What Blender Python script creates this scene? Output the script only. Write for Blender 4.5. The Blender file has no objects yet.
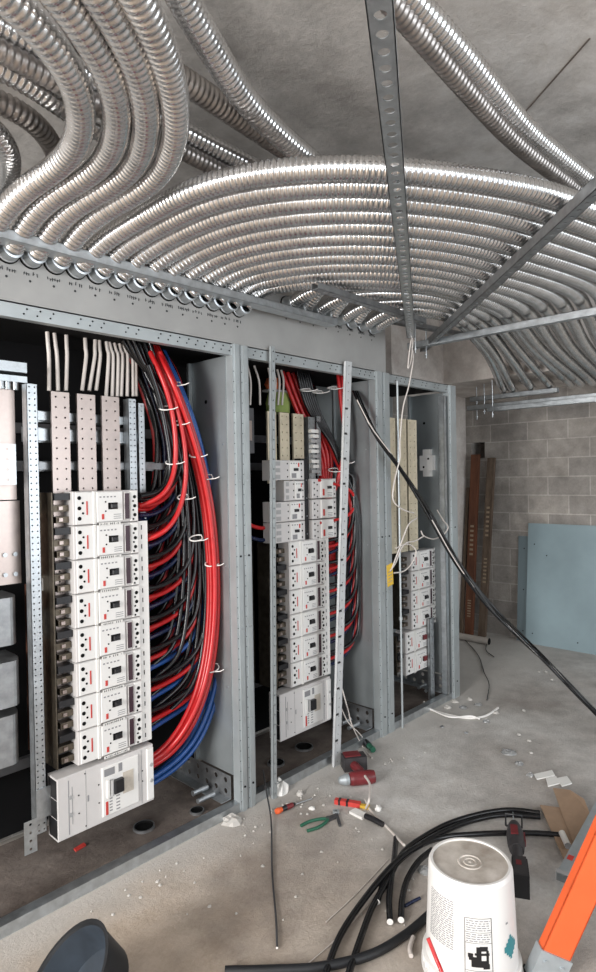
import bpy, math, random
from mathutils import Vector, Matrix
random.seed(7)
V = Vector
SC = bpy.context.scene
COL = SC.collection
PI = math.pi

# ---------------------------------------------------------------- camera
FPX = 617.0
CAM = V((0, -2.29, 1.625))
_a, _p, _r = map(math.radians, (43.6, .7, 1.0))
F = V((math.cos(_a)*math.cos(_p), math.sin(_a)*math.cos(_p), -math.sin(_p)))
_R0 = V((math.sin(_a), -math.cos(_a), 0)); _U0 = _R0.cross(F)
R = _R0*math.cos(_r) - _U0*math.sin(_r); U = _U0*math.cos(_r) + _R0*math.sin(_r)
cd = bpy.data.cameras.new('camera'); cam = bpy.data.objects.new('camera', cd); COL.objects.link(cam)
cd.sensor_fit = 'HORIZONTAL'; cd.sensor_width = 36; cd.lens = 36*FPX/596; cd.clip_start = .02
cam.matrix_world = Matrix(((R.x, U.x, -F.x, CAM.x), (R.y, U.y, -F.y, CAM.y), (R.z, U.z, -F.z, CAM.z), (0, 0, 0, 1)))
SC.camera = cam

def at(px, py, X=None, Y=None, Z=None):
    """survey helper: where the sight line through a photo pixel meets a real plane"""
    d = F + R*((px-298)/FPX) - U*((py-486)/FPX)
    i, v = (0, X) if X is not None else (1, Y) if Y is not None else (2, Z)
    return CAM + d*((v-CAM[i])/d[i])

# ---------------------------------------------------------------- materials
def mat(name, col, rough=.5, metal=0., var=0., vscale=8., bump=0., bscale=40., col2=None, emit=None, alpha=None, spec=.5, detail=6., streak=None):
    m = bpy.data.materials.new(name); m.use_nodes = True
    nt = m.node_tree; b = nt.nodes['Principled BSDF']
    b.inputs['Base Color'].default_value = (*col, 1)
    b.inputs['Roughness'].default_value = rough
    b.inputs['Metallic'].default_value = metal
    b.inputs['Specular IOR Level'].default_value = spec
    tc = nt.nodes.new('ShaderNodeTexCoord')
    src = tc.outputs['Object']
    if streak:
        mp = nt.nodes.new('ShaderNodeMapping'); mp.inputs['Scale'].default_value = streak
        nt.links.new(src, mp.inputs['Vector']); src = mp.outputs['Vector']
    if var or col2:
        n = nt.nodes.new('ShaderNodeTexNoise'); n.inputs['Scale'].default_value = vscale; n.inputs['Detail'].default_value = detail
        n.inputs['Roughness'].default_value = .6
        nt.links.new(src, n.inputs['Vector'])
        cr = nt.nodes.new('ShaderNodeValToRGB')
        c2 = col2 or tuple(min(1, c*(1+var)) for c in col)
        c1 = col if col2 else tuple(c*(1-var) for c in col)
        cr.color_ramp.elements[0].color = (*c1, 1); cr.color_ramp.elements[1].color = (*c2, 1)
        cr.color_ramp.elements[0].position = .32; cr.color_ramp.elements[1].position = .68
        nt.links.new(n.outputs['Fac'], cr.inputs['Fac']); nt.links.new(cr.outputs['Color'], b.inputs['Base Color'])
        if rough > .15:
            mr = nt.nodes.new('ShaderNodeMapRange'); mr.inputs['To Min'].default_value = max(.05, rough-.08); mr.inputs['To Max'].default_value = min(1, rough+.1)
            nt.links.new(n.outputs['Fac'], mr.inputs['Value']); nt.links.new(mr.outputs['Result'], b.inputs['Roughness'])
    if bump:
        n2 = nt.nodes.new('ShaderNodeTexNoise'); n2.inputs['Scale'].default_value = bscale; n2.inputs['Detail'].default_value = 8
        nt.links.new(src, n2.inputs['Vector'])
        bp = nt.nodes.new('ShaderNodeBump'); bp.inputs['Strength'].default_value = bump; bp.inputs['Distance'].default_value = .01
        nt.links.new(n2.outputs['Fac'], bp.inputs['Height']); nt.links.new(bp.outputs['Normal'], b.inputs['Normal'])
    return m

M = {}
M['conduit'] = mat('flexible_steel', (.70, .70, .70), .20, 1., .12, 14)
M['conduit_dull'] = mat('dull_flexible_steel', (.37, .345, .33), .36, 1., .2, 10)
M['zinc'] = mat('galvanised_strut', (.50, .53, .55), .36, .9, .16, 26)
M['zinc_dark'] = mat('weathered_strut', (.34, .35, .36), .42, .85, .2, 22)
M['frame'] = mat('grey_blue_steel', (.42, .455, .465), .42, .5, .08, 7)
M['boxpaint'] = mat('grey_box_paint', (.36, .36, .352), .5, .3, .1, 3)
M['panel'] = mat('partition_steel', (.34, .37, .38), .40, .6, .1, 4)
M['dark'] = mat('enclosure_shade', (.004, .004, .0045), .85, 0, .3, 5, spec=.15)  # near-black colour paints in the shade inside the cabinets
M['darksteel'] = mat('dark_steel', (.12, .12, .125), .5, .7, .2, 9)
M['bus'] = mat('tin_plated_bus', (.44, .37, .34), .33, .9, .09, 20)
M['brassy'] = mat('tarnished_brass', (.13, .11, .085), .45, .9, .3, 30)
M['buscream'] = mat('plated_bus_yellowish', (.74, .66, .50), .4, .6, .1, 20)
M['bright'] = mat('pale_painted_steel', (.62, .64, .65), .4, .3, .08, 20)
M['copper'] = mat('dark_copper', (.20, .09, .06), .45, .8, .3, 14)
M['breaker'] = mat('breaker_plastic', (.62, .60, .59), .45, 0, .03, 12)
M['plate'] = mat('breaker_face_plastic', (.78, .77, .75), .35, 0, .02, 12)
M['grey'] = mat('grey_plastic', (.38, .38, .38), .5)
M['mark'] = mat('printed_marks', (.26, .26, .27), .6)
M['black'] = mat('black_plastic', (.012, .012, .014), .4)
M['hole'] = mat('hole_dark', (.008, .008, .008), .9, 0, spec=.1)
M['trip'] = mat('smoked_window', (.055, .03, .04), .2)
M['red'] = mat('red_print', (.55, .05, .04), .5)
M['white'] = mat('white_paper', (.78, .77, .74), .6)
M['sticker'] = mat('beige_sticker', (.55, .50, .43), .55, 0, .1, 60)
M['cred'] = mat('red_cable_jacket', (.47, .014, .016), .3, 0, .08, 30)
M['cblue'] = mat('blue_cable_jacket', (.015, .075, .27), .3, 0, .08, 30)
M['cnavy'] = mat('navy_cable_jacket', (.006, .014, .05), .25, 0, .08, 30)
M['cblack'] = mat('black_cable_jacket', (.005, .005, .006), .22, 0, .1, 30)
M['cwhite'] = mat('white_wire_jacket', (.62, .57, .53), .45, 0, .05, 30)
M['tie'] = mat('white_nylon', (.8, .78, .75), .4)
M['yellow'] = mat('yellow_card', (.70, .45, .05), .5, 0, .08, 30)
M['card'] = mat('cardboard', (.36, .25, .17), .85, 0, .1, 12, bump=.2, bscale=60)
M['bucket'] = mat('white_bucket_plastic', (.74, .73, .71), .35, 0, .03, 6)
M['bucketbase'] = mat('dusty_bucket_base', (.62, .58, .53), .6, col2=(.26, .22, .18), vscale=7)
M['teal'] = mat('teal_print', (.03, .22, .25), .4)
M['orange'] = mat('orange_fibreglass', (.76, .125, .035), .4, 0, .06, 8)
M['alum'] = mat('dull_aluminium', (.42, .46, .48), .45, .5, .1, 20)
M['toolred'] = mat('tool_red', (.15, .018, .022), .4, 0, .15, 20)
M['toolgrey'] = mat('tool_grey', (.035, .032, .034), .5, 0, .2, 20)
M['green'] = mat('green_grip', (.02, .12, .07), .4)
M['lime'] = mat('lime_cloth', (.28, .36, .10), .8, 0, .15, 20)
M['orangeball'] = mat('orange_cloth', (.55, .12, .04), .7, 0, .15, 20)
M['timber'] = mat('orange_brown_timber', (.17, .06, .027), .7, col2=(.08, .03, .015), vscale=5, streak=(3, 3, .6))
M['timber2'] = mat('grey_brown_timber', (.16, .115, .08), .75, col2=(.07, .045, .03), vscale=6, streak=(3, 3, .8))
M['timberprint'] = mat('timber_print', (.33, .25, .17), .7)
M['sheet'] = mat('blue_grey_sheet', (.25, .33, .36), .5, .25, .12, 1.5)
M['sheet2'] = mat('blue_grey_sheet_edge', (.16, .21, .23), .5, .25, .12, 1.5)
M['pipe'] = mat('dusty_pipe', (.42, .38, .34), .6, 0, .1, 10)
M['chip'] = mat('pale_chip', (.5, .48, .45), .8)
M['rubber'] = mat('black_rubber', (.008, .009, .011), .5, 0, .3, 8)
M['rubberdust'] = mat('dusty_black_rubber', (.02, .025, .032), .5, col2=(.045, .06, .08), vscale=6)
M['film'] = mat('clear_film', (.55, .56, .56), .15, 0, spec=.8)
M['film'].node_tree.nodes['Principled BSDF'].inputs['Transmission Weight'].default_value = .6

def concrete(name, base, alt, scale, bump, fine=60, joints=None):
    m = bpy.data.materials.new(name); m.use_nodes = True; nt = m.node_tree; b = nt.nodes['Principled BSDF']
    L = nt.links.new; N = nt.nodes.new
    tc = N('ShaderNodeTexCoord')
    n1 = N('ShaderNodeTexNoise'); n1.inputs['Scale'].default_value = scale; n1.inputs['Detail'].default_value = 9; n1.inputs['Roughness'].default_value = .62
    n2 = N('ShaderNodeTexNoise'); n2.inputs['Scale'].default_value = scale*7; n2.inputs['Detail'].default_value = 8
    n3 = N('ShaderNodeTexNoise'); n3.inputs['Scale'].default_value = fine; n3.inputs['Detail'].default_value = 10; n3.inputs['Roughness'].default_value = .75
    for n in (n1, n2, n3): L(tc.outputs['Object'], n.inputs['Vector'])
    cr = N('ShaderNodeValToRGB'); e = cr.color_ramp.elements
    e[0].color = (*alt, 1); e[1].color = (*base, 1); e[0].position = .35; e[1].position = .62
    L(n1.outputs['Fac'], cr.inputs['Fac'])
    mx = N('ShaderNodeMixRGB'); mx.blend_type = 'OVERLAY'; mx.inputs['Fac'].default_value = .45
    L(cr.outputs['Color'], mx.inputs['Color1']); L(n2.outputs['Fac'], mx.inputs['Color2'])
    mx2 = N('ShaderNodeMixRGB'); mx2.blend_type = 'OVERLAY'; mx2.inputs['Fac'].default_value = .35
    L(mx.outputs['Color'], mx2.inputs['Color1']); L(n3.outputs['Fac'], mx2.inputs['Color2'])
    L(mx2.outputs['Color'], b.inputs['Base Color']); b.inputs['Roughness'].default_value = .8
    bp = N('ShaderNodeBump'); bp.inputs['Strength'].default_value = bump; bp.inputs['Distance'].default_value = .01
    ad = N('ShaderNodeMath'); ad.operation = 'ADD'; L(n2.outputs['Fac'], ad.inputs[0]); L(n3.outputs['Fac'], ad.inputs[1])
    L(ad.outputs[0], bp.inputs['Height']); L(bp.outputs['Normal'], b.inputs['Normal'])
    return m
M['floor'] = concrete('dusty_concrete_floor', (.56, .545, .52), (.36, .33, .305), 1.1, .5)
M['slab'] = concrete('concrete_slab', (.60, .58, .555), (.33, .31, .29), 1.0, .5, 30)
M['beam'] = concrete('pale_concrete_beam', (.62, .57, .53), (.45, .41, .38), 1.2, .3, 40)
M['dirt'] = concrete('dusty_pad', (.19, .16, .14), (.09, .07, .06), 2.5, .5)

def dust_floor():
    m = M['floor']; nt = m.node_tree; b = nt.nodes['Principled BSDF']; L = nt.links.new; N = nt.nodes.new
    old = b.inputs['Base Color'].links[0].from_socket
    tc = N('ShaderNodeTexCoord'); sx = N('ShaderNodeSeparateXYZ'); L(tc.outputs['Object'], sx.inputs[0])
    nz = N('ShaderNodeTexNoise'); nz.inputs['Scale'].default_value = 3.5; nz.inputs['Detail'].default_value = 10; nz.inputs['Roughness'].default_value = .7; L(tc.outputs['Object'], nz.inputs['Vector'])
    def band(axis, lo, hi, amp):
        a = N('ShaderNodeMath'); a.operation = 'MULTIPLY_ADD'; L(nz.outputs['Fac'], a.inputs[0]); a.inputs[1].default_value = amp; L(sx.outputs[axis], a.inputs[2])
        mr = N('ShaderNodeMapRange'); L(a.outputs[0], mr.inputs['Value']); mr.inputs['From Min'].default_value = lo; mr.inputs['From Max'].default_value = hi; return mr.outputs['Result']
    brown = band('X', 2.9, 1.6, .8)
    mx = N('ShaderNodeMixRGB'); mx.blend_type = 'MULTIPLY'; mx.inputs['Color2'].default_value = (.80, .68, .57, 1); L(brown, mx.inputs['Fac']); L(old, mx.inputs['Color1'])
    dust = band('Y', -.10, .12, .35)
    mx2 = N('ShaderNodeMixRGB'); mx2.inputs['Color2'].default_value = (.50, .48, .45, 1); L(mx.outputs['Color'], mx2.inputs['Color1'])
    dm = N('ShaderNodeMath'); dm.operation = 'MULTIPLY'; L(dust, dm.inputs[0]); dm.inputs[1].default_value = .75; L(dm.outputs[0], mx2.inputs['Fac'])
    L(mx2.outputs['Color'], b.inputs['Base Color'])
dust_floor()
def blockwall():
    m = concrete('concrete_block', (.35, .325, .30), (.25, .23, .21), 1.3, .5, 50)
    nt = m.node_tree; b = nt.nodes['Principled BSDF']; L = nt.links.new; N = nt.nodes.new
    old = b.inputs['Base Color'].links[0].from_socket
    tc = N('ShaderNodeTexCoord'); sx = N('ShaderNodeSeparateXYZ'); cx = N('ShaderNodeCombineXYZ')
    L(tc.outputs['Object'], sx.inputs[0])
    su = N('ShaderNodeMath'); su.operation = 'ADD'; L(sx.outputs['Y'], su.inputs[0]); L(sx.outputs['X'], su.inputs[1])
    L(su.outputs[0], cx.inputs['X']); L(sx.outputs['Z'], cx.inputs['Y'])
    br = N('ShaderNodeTexBrick'); L(cx.outputs[0], br.inputs['Vector'])
    br.inputs['Scale'].default_value = 1; br.inputs['Brick Width'].default_value = .385; br.inputs['Row Height'].default_value = .178
    br.inputs['Mortar Size'].default_value = .006; br.inputs['Mortar Smooth'].default_value = .3
    br.inputs['Color1'].default_value = (.80, .80, .80, 1); br.inputs['Color2'].default_value = (1.03, 1.02, 1, 1); br.inputs['Mortar'].default_value = (1.3, 1.3, 1.3, 1)
    mx = N('ShaderNodeMixRGB'); mx.blend_type = 'MULTIPLY'; mx.inputs['Fac'].default_value = 1
    L(old, mx.inputs['Color1']); L(br.outputs['Color'], mx.inputs['Color2']); L(mx.outputs['Color'], b.inputs['Base Color'])
    return m
M['block'] = blockwall()

# ---------------------------------------------------------------- mesh builder
class MB:
    def __init__(s): s.v = []; s.f = []; s.m = []; s.sm = []; s.mats = []
    def mi(s, name):
        if name not in s.mats: s.mats.append(name)
        return s.mats.index(name)
    def add(s, vs, fs, m, smooth=False):
        o = len(s.v); k = s.mi(m); s.v += [V(v) for v in vs]
        for f in fs: s.f.append([i+o for i in f]); s.m.append(k); s.sm.append(smooth)
    def obox(s, O, a, b, c, m):
        """box from corner O along the three edge vectors"""
        O, a, b, c = V(O), V(a), V(b), V(c)
        vs = [O, O+a, O+a+b, O+b, O+c, O+a+c, O+a+b+c, O+b+c]
        fs = [(0, 3, 2, 1), (4, 5, 6, 7), (0, 1, 5, 4), (1, 2, 6, 5), (2, 3, 7, 6), (3, 0, 4, 7)]
        if a.cross(b).dot(c) < 0: fs = [f[::-1] for f in fs]
        s.add(vs, fs, m); return s
    def box(s, x0, x1, y0, y1, z0, z1, m):
        return s.obox((x0, y0, z0), (x1-x0, 0, 0), (0, y1-y0, 0), (0, 0, z1-z0), m)
    def bbox(s, x0, x1, y0, y1, z0, z1, m, c=.004):
        """box whose four front (low y) edges are chamfered"""
        vs = [(x0, y1, z0), (x1, y1, z0), (x1, y1, z1), (x0, y1, z1), (x0, y0+c, z0), (x1, y0+c, z0), (x1, y0+c, z1), (x0, y0+c, z1),
              (x0+c, y0, z0+c), (x1-c, y0, z0+c), (x1-c, y0, z1-c), (x0+c, y0, z1-c)]
        fs = [(0, 3, 2, 1)[::-1], (0, 1, 5, 4), (1, 2, 6, 5), (2, 3, 7, 6), (3, 0, 4, 7), (4, 5, 9, 8), (5, 6, 10, 9), (6, 7, 11, 10), (7, 4, 8, 11), (8, 9, 10, 11)]
        s.add(vs, fs, m); return s
    def cyl(s, p0, p1, r, m, n=12, r1=None, caps=True, smooth=True, capm=None):
        p0, p1 = V(p0), V(p1); d = (p1-p0).normalized()
        a = d.orthogonal().normalized(); b = d.cross(a); r1 = r if r1 is None else r1
        vs = [p0+(a*math.cos(2*PI*i/n)+b*math.sin(2*PI*i/n))*r for i in range(n)] + [p1+(a*math.cos(2*PI*i/n)+b*math.sin(2*PI*i/n))*r1 for i in range(n)]
        s.add(vs, [(i, (i+1) % n, n+(i+1) % n, n+i) for i in range(n)], m, smooth)
        if caps:
            s.add(vs[:n], [tuple(range(n))[::-1]], capm or m); s.add(vs[n:], [tuple(range(n))], capm or m)
        return s
    def tube(s, pts, rad, m, n=8, caps=True, capm=None):
        """rad: number or function of arc length"""
        pts = [V(p) for p in pts]; N = len(pts); rings = []; L = 0
        t = (pts[1]-pts[0]).normalized(); a = t.orthogonal().normalized()
        for i, p in enumerate(pts):
            t2 = (pts[min(i+1, N-1)]-pts[max(i-1, 0)]).normalized()
            a = (a - t2*a.dot(t2)).normalized(); b = t2.cross(a)
            if i: L += (p-pts[i-1]).length
            r = rad(L) if callable(rad) else rad
            rings += [p+(a*math.cos(2*PI*j/n)+b*math.sin(2*PI*j/n))*r for j in range(n)]
        fs = [(i*n+j, i*n+(j+1) % n, (i+1)*n+(j+1) % n, (i+1)*n+j) for i in range(N-1) for j in range(n)]
        s.add(rings, fs, m, True)
        if caps:
            s.add(rings[:n], [tuple(range(n))[::-1]], capm or m); s.add(rings[-n:], [tuple(range(n))], capm or m)
        return s
    def lathe(s, O, axis, prof, m, n=32, ref=None):
        """prof: list of (radius, height[, material])"""
        O, ax = V(O), V(axis).normalized(); a = V(ref).normalized() if ref else ax.orthogonal().normalized(); b = ax.cross(a)
        for k in range(len(prof)-1):
            (r0, h0), (r1, h1) = prof[k][:2], prof[k+1][:2]; mm = prof[k+1][2] if len(prof[k+1]) > 2 else m
            vs = []
            for r, h in ((r0, h0), (r1, h1)):
                vs += [O+ax*h+(a*math.cos(2*PI*i/n)+b*math.sin(2*PI*i/n))*r for i in range(n)]
            s.add(vs, [(i, (i+1) % n, n+(i+1) % n, n+i) for i in range(n)], mm, True)
        return s
    def prism(s, poly, d, m):
        """poly: planar points, extruded by vector d"""
        poly = [V(p) for p in poly]; n = len(poly); d = V(d)
        s.add(poly+[p+d for p in poly], [tuple(range(n))[::-1], tuple(range(n, 2*n))] + [(i, (i+1) % n, n+(i+1) % n, n+i) for i in range(n)], m)
        return s
    def disc(s, O, nrm, r, m, h=.0015, n=12):
        nrm = V(nrm).normalized(); return s.cyl(V(O)-nrm*h*.5, V(O)+nrm*h, r, m, n, smooth=False)
    def perf(s, O, u, v, nu, nv, r, th, m, n=8, skip=0.):
        n = 8 if n < 10 else 16
        """plate O + u,v (full size vectors) with nu x nv round holes cut through, thickness vector th"""
        O, u, v, th = V(O), V(u), V(v), V(th)
        cu, cv = u/nu, v/nv; eu, ev = u.normalized(), v.normalized(); lu, lv = cu.length/2, cv.length/2
        for i in range(nu):
            for j in range(nv):
                c = O+cu*(i+.5)+cv*(j+.5); out = []; inn = []
                for k in range(n):
                    an = 2*PI*k/n; x, y = math.cos(an), math.sin(an)
                    q = max(abs(x), abs(y))
                    out.append(c+eu*(x/q*lu)+ev*(y/q*lv)); inn.append(c+(eu*x+ev*y)*r)
                vs = out+inn+[p+th for p in out]+[p+th for p in inn]
                fs = []
                for k in range(n):
                    l = (k+1) % n
                    fs += [(k, l, n+l, n+k), (2*n+l, 2*n+k, 3*n+k, 3*n+l), (n+k, n+l, 3*n+l, 3*n+k)]
                s.add(vs, fs, m)
        e = .0
        vs = [O, O+u, O+u+v, O+v, O+th, O+u+th, O+u+v+th, O+v+th]
        s.add(vs, [(0, 1, 5, 4), (1, 2, 6, 5), (2, 3, 7, 6), (3, 0, 4, 7)], m)
        return s
    def build(s, name, parent=None, origin=None):
        org = V(origin) if origin is not None else V((0, 0, 0))
        if parent is None and origin is None:
            lo = V((min(v.x for v in s.v), min(v.y for v in s.v), min(v.z for v in s.v))); hi = V((max(v.x for v in s.v), max(v.y for v in s.v), 0))
            org = V(((lo.x+hi.x)/2, (lo.y+hi.y)/2, lo.z))
        if parent is not None and origin is None: org = WO(parent)
        me = bpy.data.meshes.new(name); me.from_pydata([v-org for v in s.v], [], s.f)
        for k in s.mats: me.materials.append(M[k])
        me.polygons.foreach_set('material_index', s.m); me.polygons.foreach_set('use_smooth', s.sm); me.update()
        o = bpy.data.objects.new(name, me); COL.objects.link(o)
        if parent is not None: o.parent = parent; o.location = org-WO(parent)
        else: o.location = org
        return o
def WO(o):
    p = V(o.location)
    while o.parent: o = o.parent; p += V(o.location)
    return p
def tag(o, label, cat, group=None, kind=None):
    o['label'] = label; o['category'] = cat
    if group: o['group'] = group
    if kind: o['kind'] = kind
    return o
def thing(name, label, cat, loc=(0, 0, 0), group=None):
    o = bpy.data.objects.new(name, None); o.empty_display_size = .05; COL.objects.link(o); o.location = loc
    return tag(o, label, cat, group)
def struct(name, mb, origin=(0, 0, 0)):
    o = mb.build(name, None, origin); o['kind'] = 'structure'; return o
def copy_tree(o, loc=None, label=None, parent=None):
    c = o.copy(); COL.objects.link(c)
    if parent is not None: c.parent = parent
    if loc is not None: c.location = loc
    if label: c['label'] = label
    for ch in list(o.children): copy_tree(ch, None, None, c)
    return c
def cat_rom(pts, sub=10):
    pts = [V(p) for p in pts]
    P = [pts[0]*2-pts[1]] + pts + [pts[-1]*2-pts[-2]]; out = []
    for i in range(1, len(P)-2):
        p0, p1, p2, p3 = P[i-1:i+3]
        for k in range(sub):
            t = k/sub
            out.append(.5*((2*p1)+(p2-p0)*t+(2*p0-5*p1+4*p2-p3)*t*t+(3*p1-p0-3*p2+p3)*t**3))
    out.append(pts[-1]); return out
def resample(pts, step):
    out = [pts[0]]; acc = 0
    L = sum((pts[i+1]-pts[i]).length for i in range(len(pts)-1)); n = max(2, int(L/step)); st = L/n
    need = st
    for i in range(len(pts)-1):
        a, b = pts[i], pts[i+1]; l = (b-a).length
        if l < 1e-9: continue
        while acc+l >= need-1e-9 and len(out) < n:
            out.append(a.lerp(b, (need-acc)/l)); need += st
        acc += l
    out.append(pts[-1]); return out
def smooth(pts, step, it, keep=1):
    p = resample(pts, step); n = len(p)
    for _ in range(it):
        p = [p[i] if i < keep or i >= n-1 else p[i]*.4+(p[i-1]+p[i+1])*.3 for i in range(n)]
    return p
def ordinal(i):
    return ['first', 'second', 'third', 'fourth', 'fifth', 'sixth', 'seventh', 'eighth', 'ninth', 'tenth', 'eleventh', 'twelfth', 'thirteenth', 'fourteenth', 'fifteenth', 'sixteenth', 'seventeenth', 'eighteenth', 'nineteenth', 'twentieth'][i]

# ================================================================ SETTING
WX = 5.92
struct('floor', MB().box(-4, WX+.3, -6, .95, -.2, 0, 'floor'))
struct('ceiling', MB().box(-4, WX+.3, -6, 1.3, 3.1, 3.3, 'slab'))
struct('wall_back', MB().box(-4, 4.9, .62, .95, 0, 3.1, 'block').box(4.9, WX+.3, .90, 1.25, 0, 3.1, 'beam'))
hy0, hy1, hz0, hz1 = .69, .84, 1.80, 1.965
wr = MB()
wr.box(WX, WX+.3, -6, hy0, 0, 3.1, 'block').box(WX, WX+.3, hy1, .9, 0, 3.1, 'block').box(WX, WX+.3, hy0, hy1, 0, hz0, 'block').box(WX, WX+.3, hy0, hy1, hz1, 3.1, 'block')
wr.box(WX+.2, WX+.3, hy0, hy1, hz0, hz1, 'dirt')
struct('wall_right', wr)
struct('trim_1', MB().box(4.9, WX, -.62, .9, 2.44, 3.1, 'beam').box(4.1, 4.9, .56, .62, 2.44, 3.1, 'beam'))
# narrow pour joint scored across the slab overhead and one along the floor
def strip_between(a, b, w, h, m, name):
    a, b = V(a), V(b); d = (b-a).normalized(); s_ = d.cross(V((0, 0, 1)))*w
    struct(name, MB().obox(a-s_/2, b-a, s_, (0, 0, h), m), a)
strip_between(at(590, 38, Z=3.1), at(500, 140, Z=3.1), .005, -.003, 'dirt', 'trim_2')

# ================================================================ SWITCHBOARD
RAILZ = (2.228, 2.283)
def rail_holes(mb, x0, x1, z0, z1, y):
    x = x0+.04
    while x < x1-.03:
        mb.disc((x, y, z0+(z1-z0)*.35), (0, -1, 0), .0035, 'hole'); mb.disc((x+.012, y, z0+(z1-z0)*.7), (0, -1, 0), .0035, 'hole')
        x += random.choice((.05, .05, .11))
def cabinet(x0, x1, label, posts, panel_x, panel_side):
    t = thing('switchboard_cabinet', label, 'electrical cabinet', (x0, 0, 0), 'open cabinets of the switchboard')
    tr = MB().box(x0, x1, 0, .035, RAILZ[0], RAILZ[1], 'frame').box(x0, x1, .0, .06, RAILZ[1]-.004, RAILZ[1], 'frame')
    rail_holes(tr, x0, x1, RAILZ[0], RAILZ[1], 0); tr.build('top_rail', t)
    br = MB().box(x0, x1, 0, .012, 0, .045, 'zinc').box(x0, x1, .012, .07, 0, .006, 'zinc').box(x0, x1, .012, .05, .041, .045, 'zinc')
    br.build('bottom_rail', t)
    for px0, px1 in posts:
        p = MB().box(px0, px1, -.004, .045, .0, RAILZ[1], 'frame').box(px0+.012, px1-.012, -.010, -.004, .0, RAILZ[1], 'frame')
        for z in (.12, .45, .9, 1.25, 1.62, 2.1):
            p.disc(((px0+px1)/2, -.010, z), (0, -1, 0), .005, 'hole' if z in (.12, 1.25) else 'zinc', .004)
        z = .05
        while z < 2.2:
            p.disc((px0+.005, -.004, z), (0, -1, 0), .0022, 'hole', n=6); z += .05
        p.build('post', t)
    if panel_x is not None:
        sp = MB().box(panel_x, panel_x+.004, .045, .33, .17, 2.23, 'panel').box(panel_x-.02, panel_x, .315, .33, .17, 2.23, 'panel')
        sp.disc((panel_x, .2, 2.02), (-1, 0, 0), .010, 'hole')
        for z in (.6, 1.2, 1.8): sp.disc((panel_x, .07, z), (-1, 0, 0), .004, 'zinc', .004)
        sp.build('side_panel', t)
        fb = MB().perf((panel_x-.012, .05, .055), (0, .45, 0), (0, 0, .11), 6, 2, .013, (.003, 0, 0), 'zinc_dark')
        fb.box(panel_x-.07, panel_x-.012, .05, .5, .052, .056, 'zinc').cyl((panel_x-.16, .12, .075), (panel_x-.06, .12, .075), .012, 'zinc').cyl((panel_x-.13, .2, .075), (panel_x-.04, .2, .075), .014, 'zinc')
        fb.build('foot_bracket', t)
    MB().box(x0, x1, .555, .57, .05, 2.28, 'dark' if x0 < 3 else 'panel').build('back_panel', t)  # first two backs coloured as unlit shade, far one as lit grey steel
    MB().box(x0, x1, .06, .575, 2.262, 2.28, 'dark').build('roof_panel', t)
    fl = MB().box(x0+.002, x1-.002, .072, .57, .0, .012, 'dirt'); fl.build('floor_pan', t)
    cm = MB()
    for z in (.35, 1.68, 1.85): MB().box(x0+.05, x1-.06, .50, .53, z, z+.045, 'darksteel').build('cross_member', t)
    return t
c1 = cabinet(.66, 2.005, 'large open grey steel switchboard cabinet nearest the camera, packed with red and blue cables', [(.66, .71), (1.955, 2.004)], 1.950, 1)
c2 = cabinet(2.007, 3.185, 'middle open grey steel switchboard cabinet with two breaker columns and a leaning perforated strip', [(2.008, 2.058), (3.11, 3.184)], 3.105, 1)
c3 = cabinet(3.187, 4.10, 'farthest and narrowest open grey steel switchboard cabinet, black cables draped across it', [(3.188, 3.26), (4.0, 4.099)], 3.99, 1)

# pull box above the first two cabinets
t = thing('pull_box', 'long grey sheet steel pull box sitting on top of the first two cabinets', 'pull box', (.7, 0, 2.285))
pb = MB().box(.5, 3.23, .0, .004, 2.285, 2.587, 'boxpaint').box(.5, 3.23, .004, .5, 2.583, 2.587, 'boxpaint').box(3.226, 3.23, .004, .5, 2.285, 2.583, 'boxpaint').box(.5, 3.226, .004, .5, 2.285, 2.289, 'boxpaint')
pb.build('box_shell', t)
EX = [.82, .905, .99, 1.08, 1.165, 1.25, 1.335, 1.42, 1.505, 1.59, 1.675, 1.755, 1.84, 1.92, 2.0]
EX2 = [2.34+.107*i for i in range(8)]
# conduit marks written under each connector: short pen strokes
for x in EX+EX2:
    mk = MB(); z = 2.392 if x < 2.2 else 2.490
    q = x-.028
    while q < x+.028:
        h = random.uniform(.009, .014); mk.obox((q, -.0012, z+random.uniform(-.002, .002)), (.003, 0, random.uniform(-.002, .003)), (0, .001, 0), (random.uniform(-.002, .002), 0, h), 'black')
        if random.random() < .6: mk.box(q, q+.007, -.0012, -.0002, z+h*.5, z+h*.5+.002, 'black')
        q += random.choice((.009, .009, .016))
    mk.disc((x-.004, 0, z-.02), (0, -1, 0), .0045, 'black', .001)
    mk.build('pen_mark', t)
cn = 0
for x in EX+EX2:
    z = 2.462 if x < 2.2 else 2.545
    c = MB().lathe((x, 0, z), (0, -1, 0), [(.0, .001), (.040, .001, 'zinc_dark'), (.0415, .010, 'zinc_dark'), (.038, .012, 'zinc'), (.038, .060, 'zinc'), (.030, .062, 'zinc')], 'zinc', 20)
    cn_ = c.build('connector', t)
    MB().lathe((x, 0, z), (0, -1, 0), [(.038, .0), (.0455, .001, 'hole'), (.0455, .003, 'hole')], 'hole', 20).build('gasket_ring', cn_)

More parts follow.
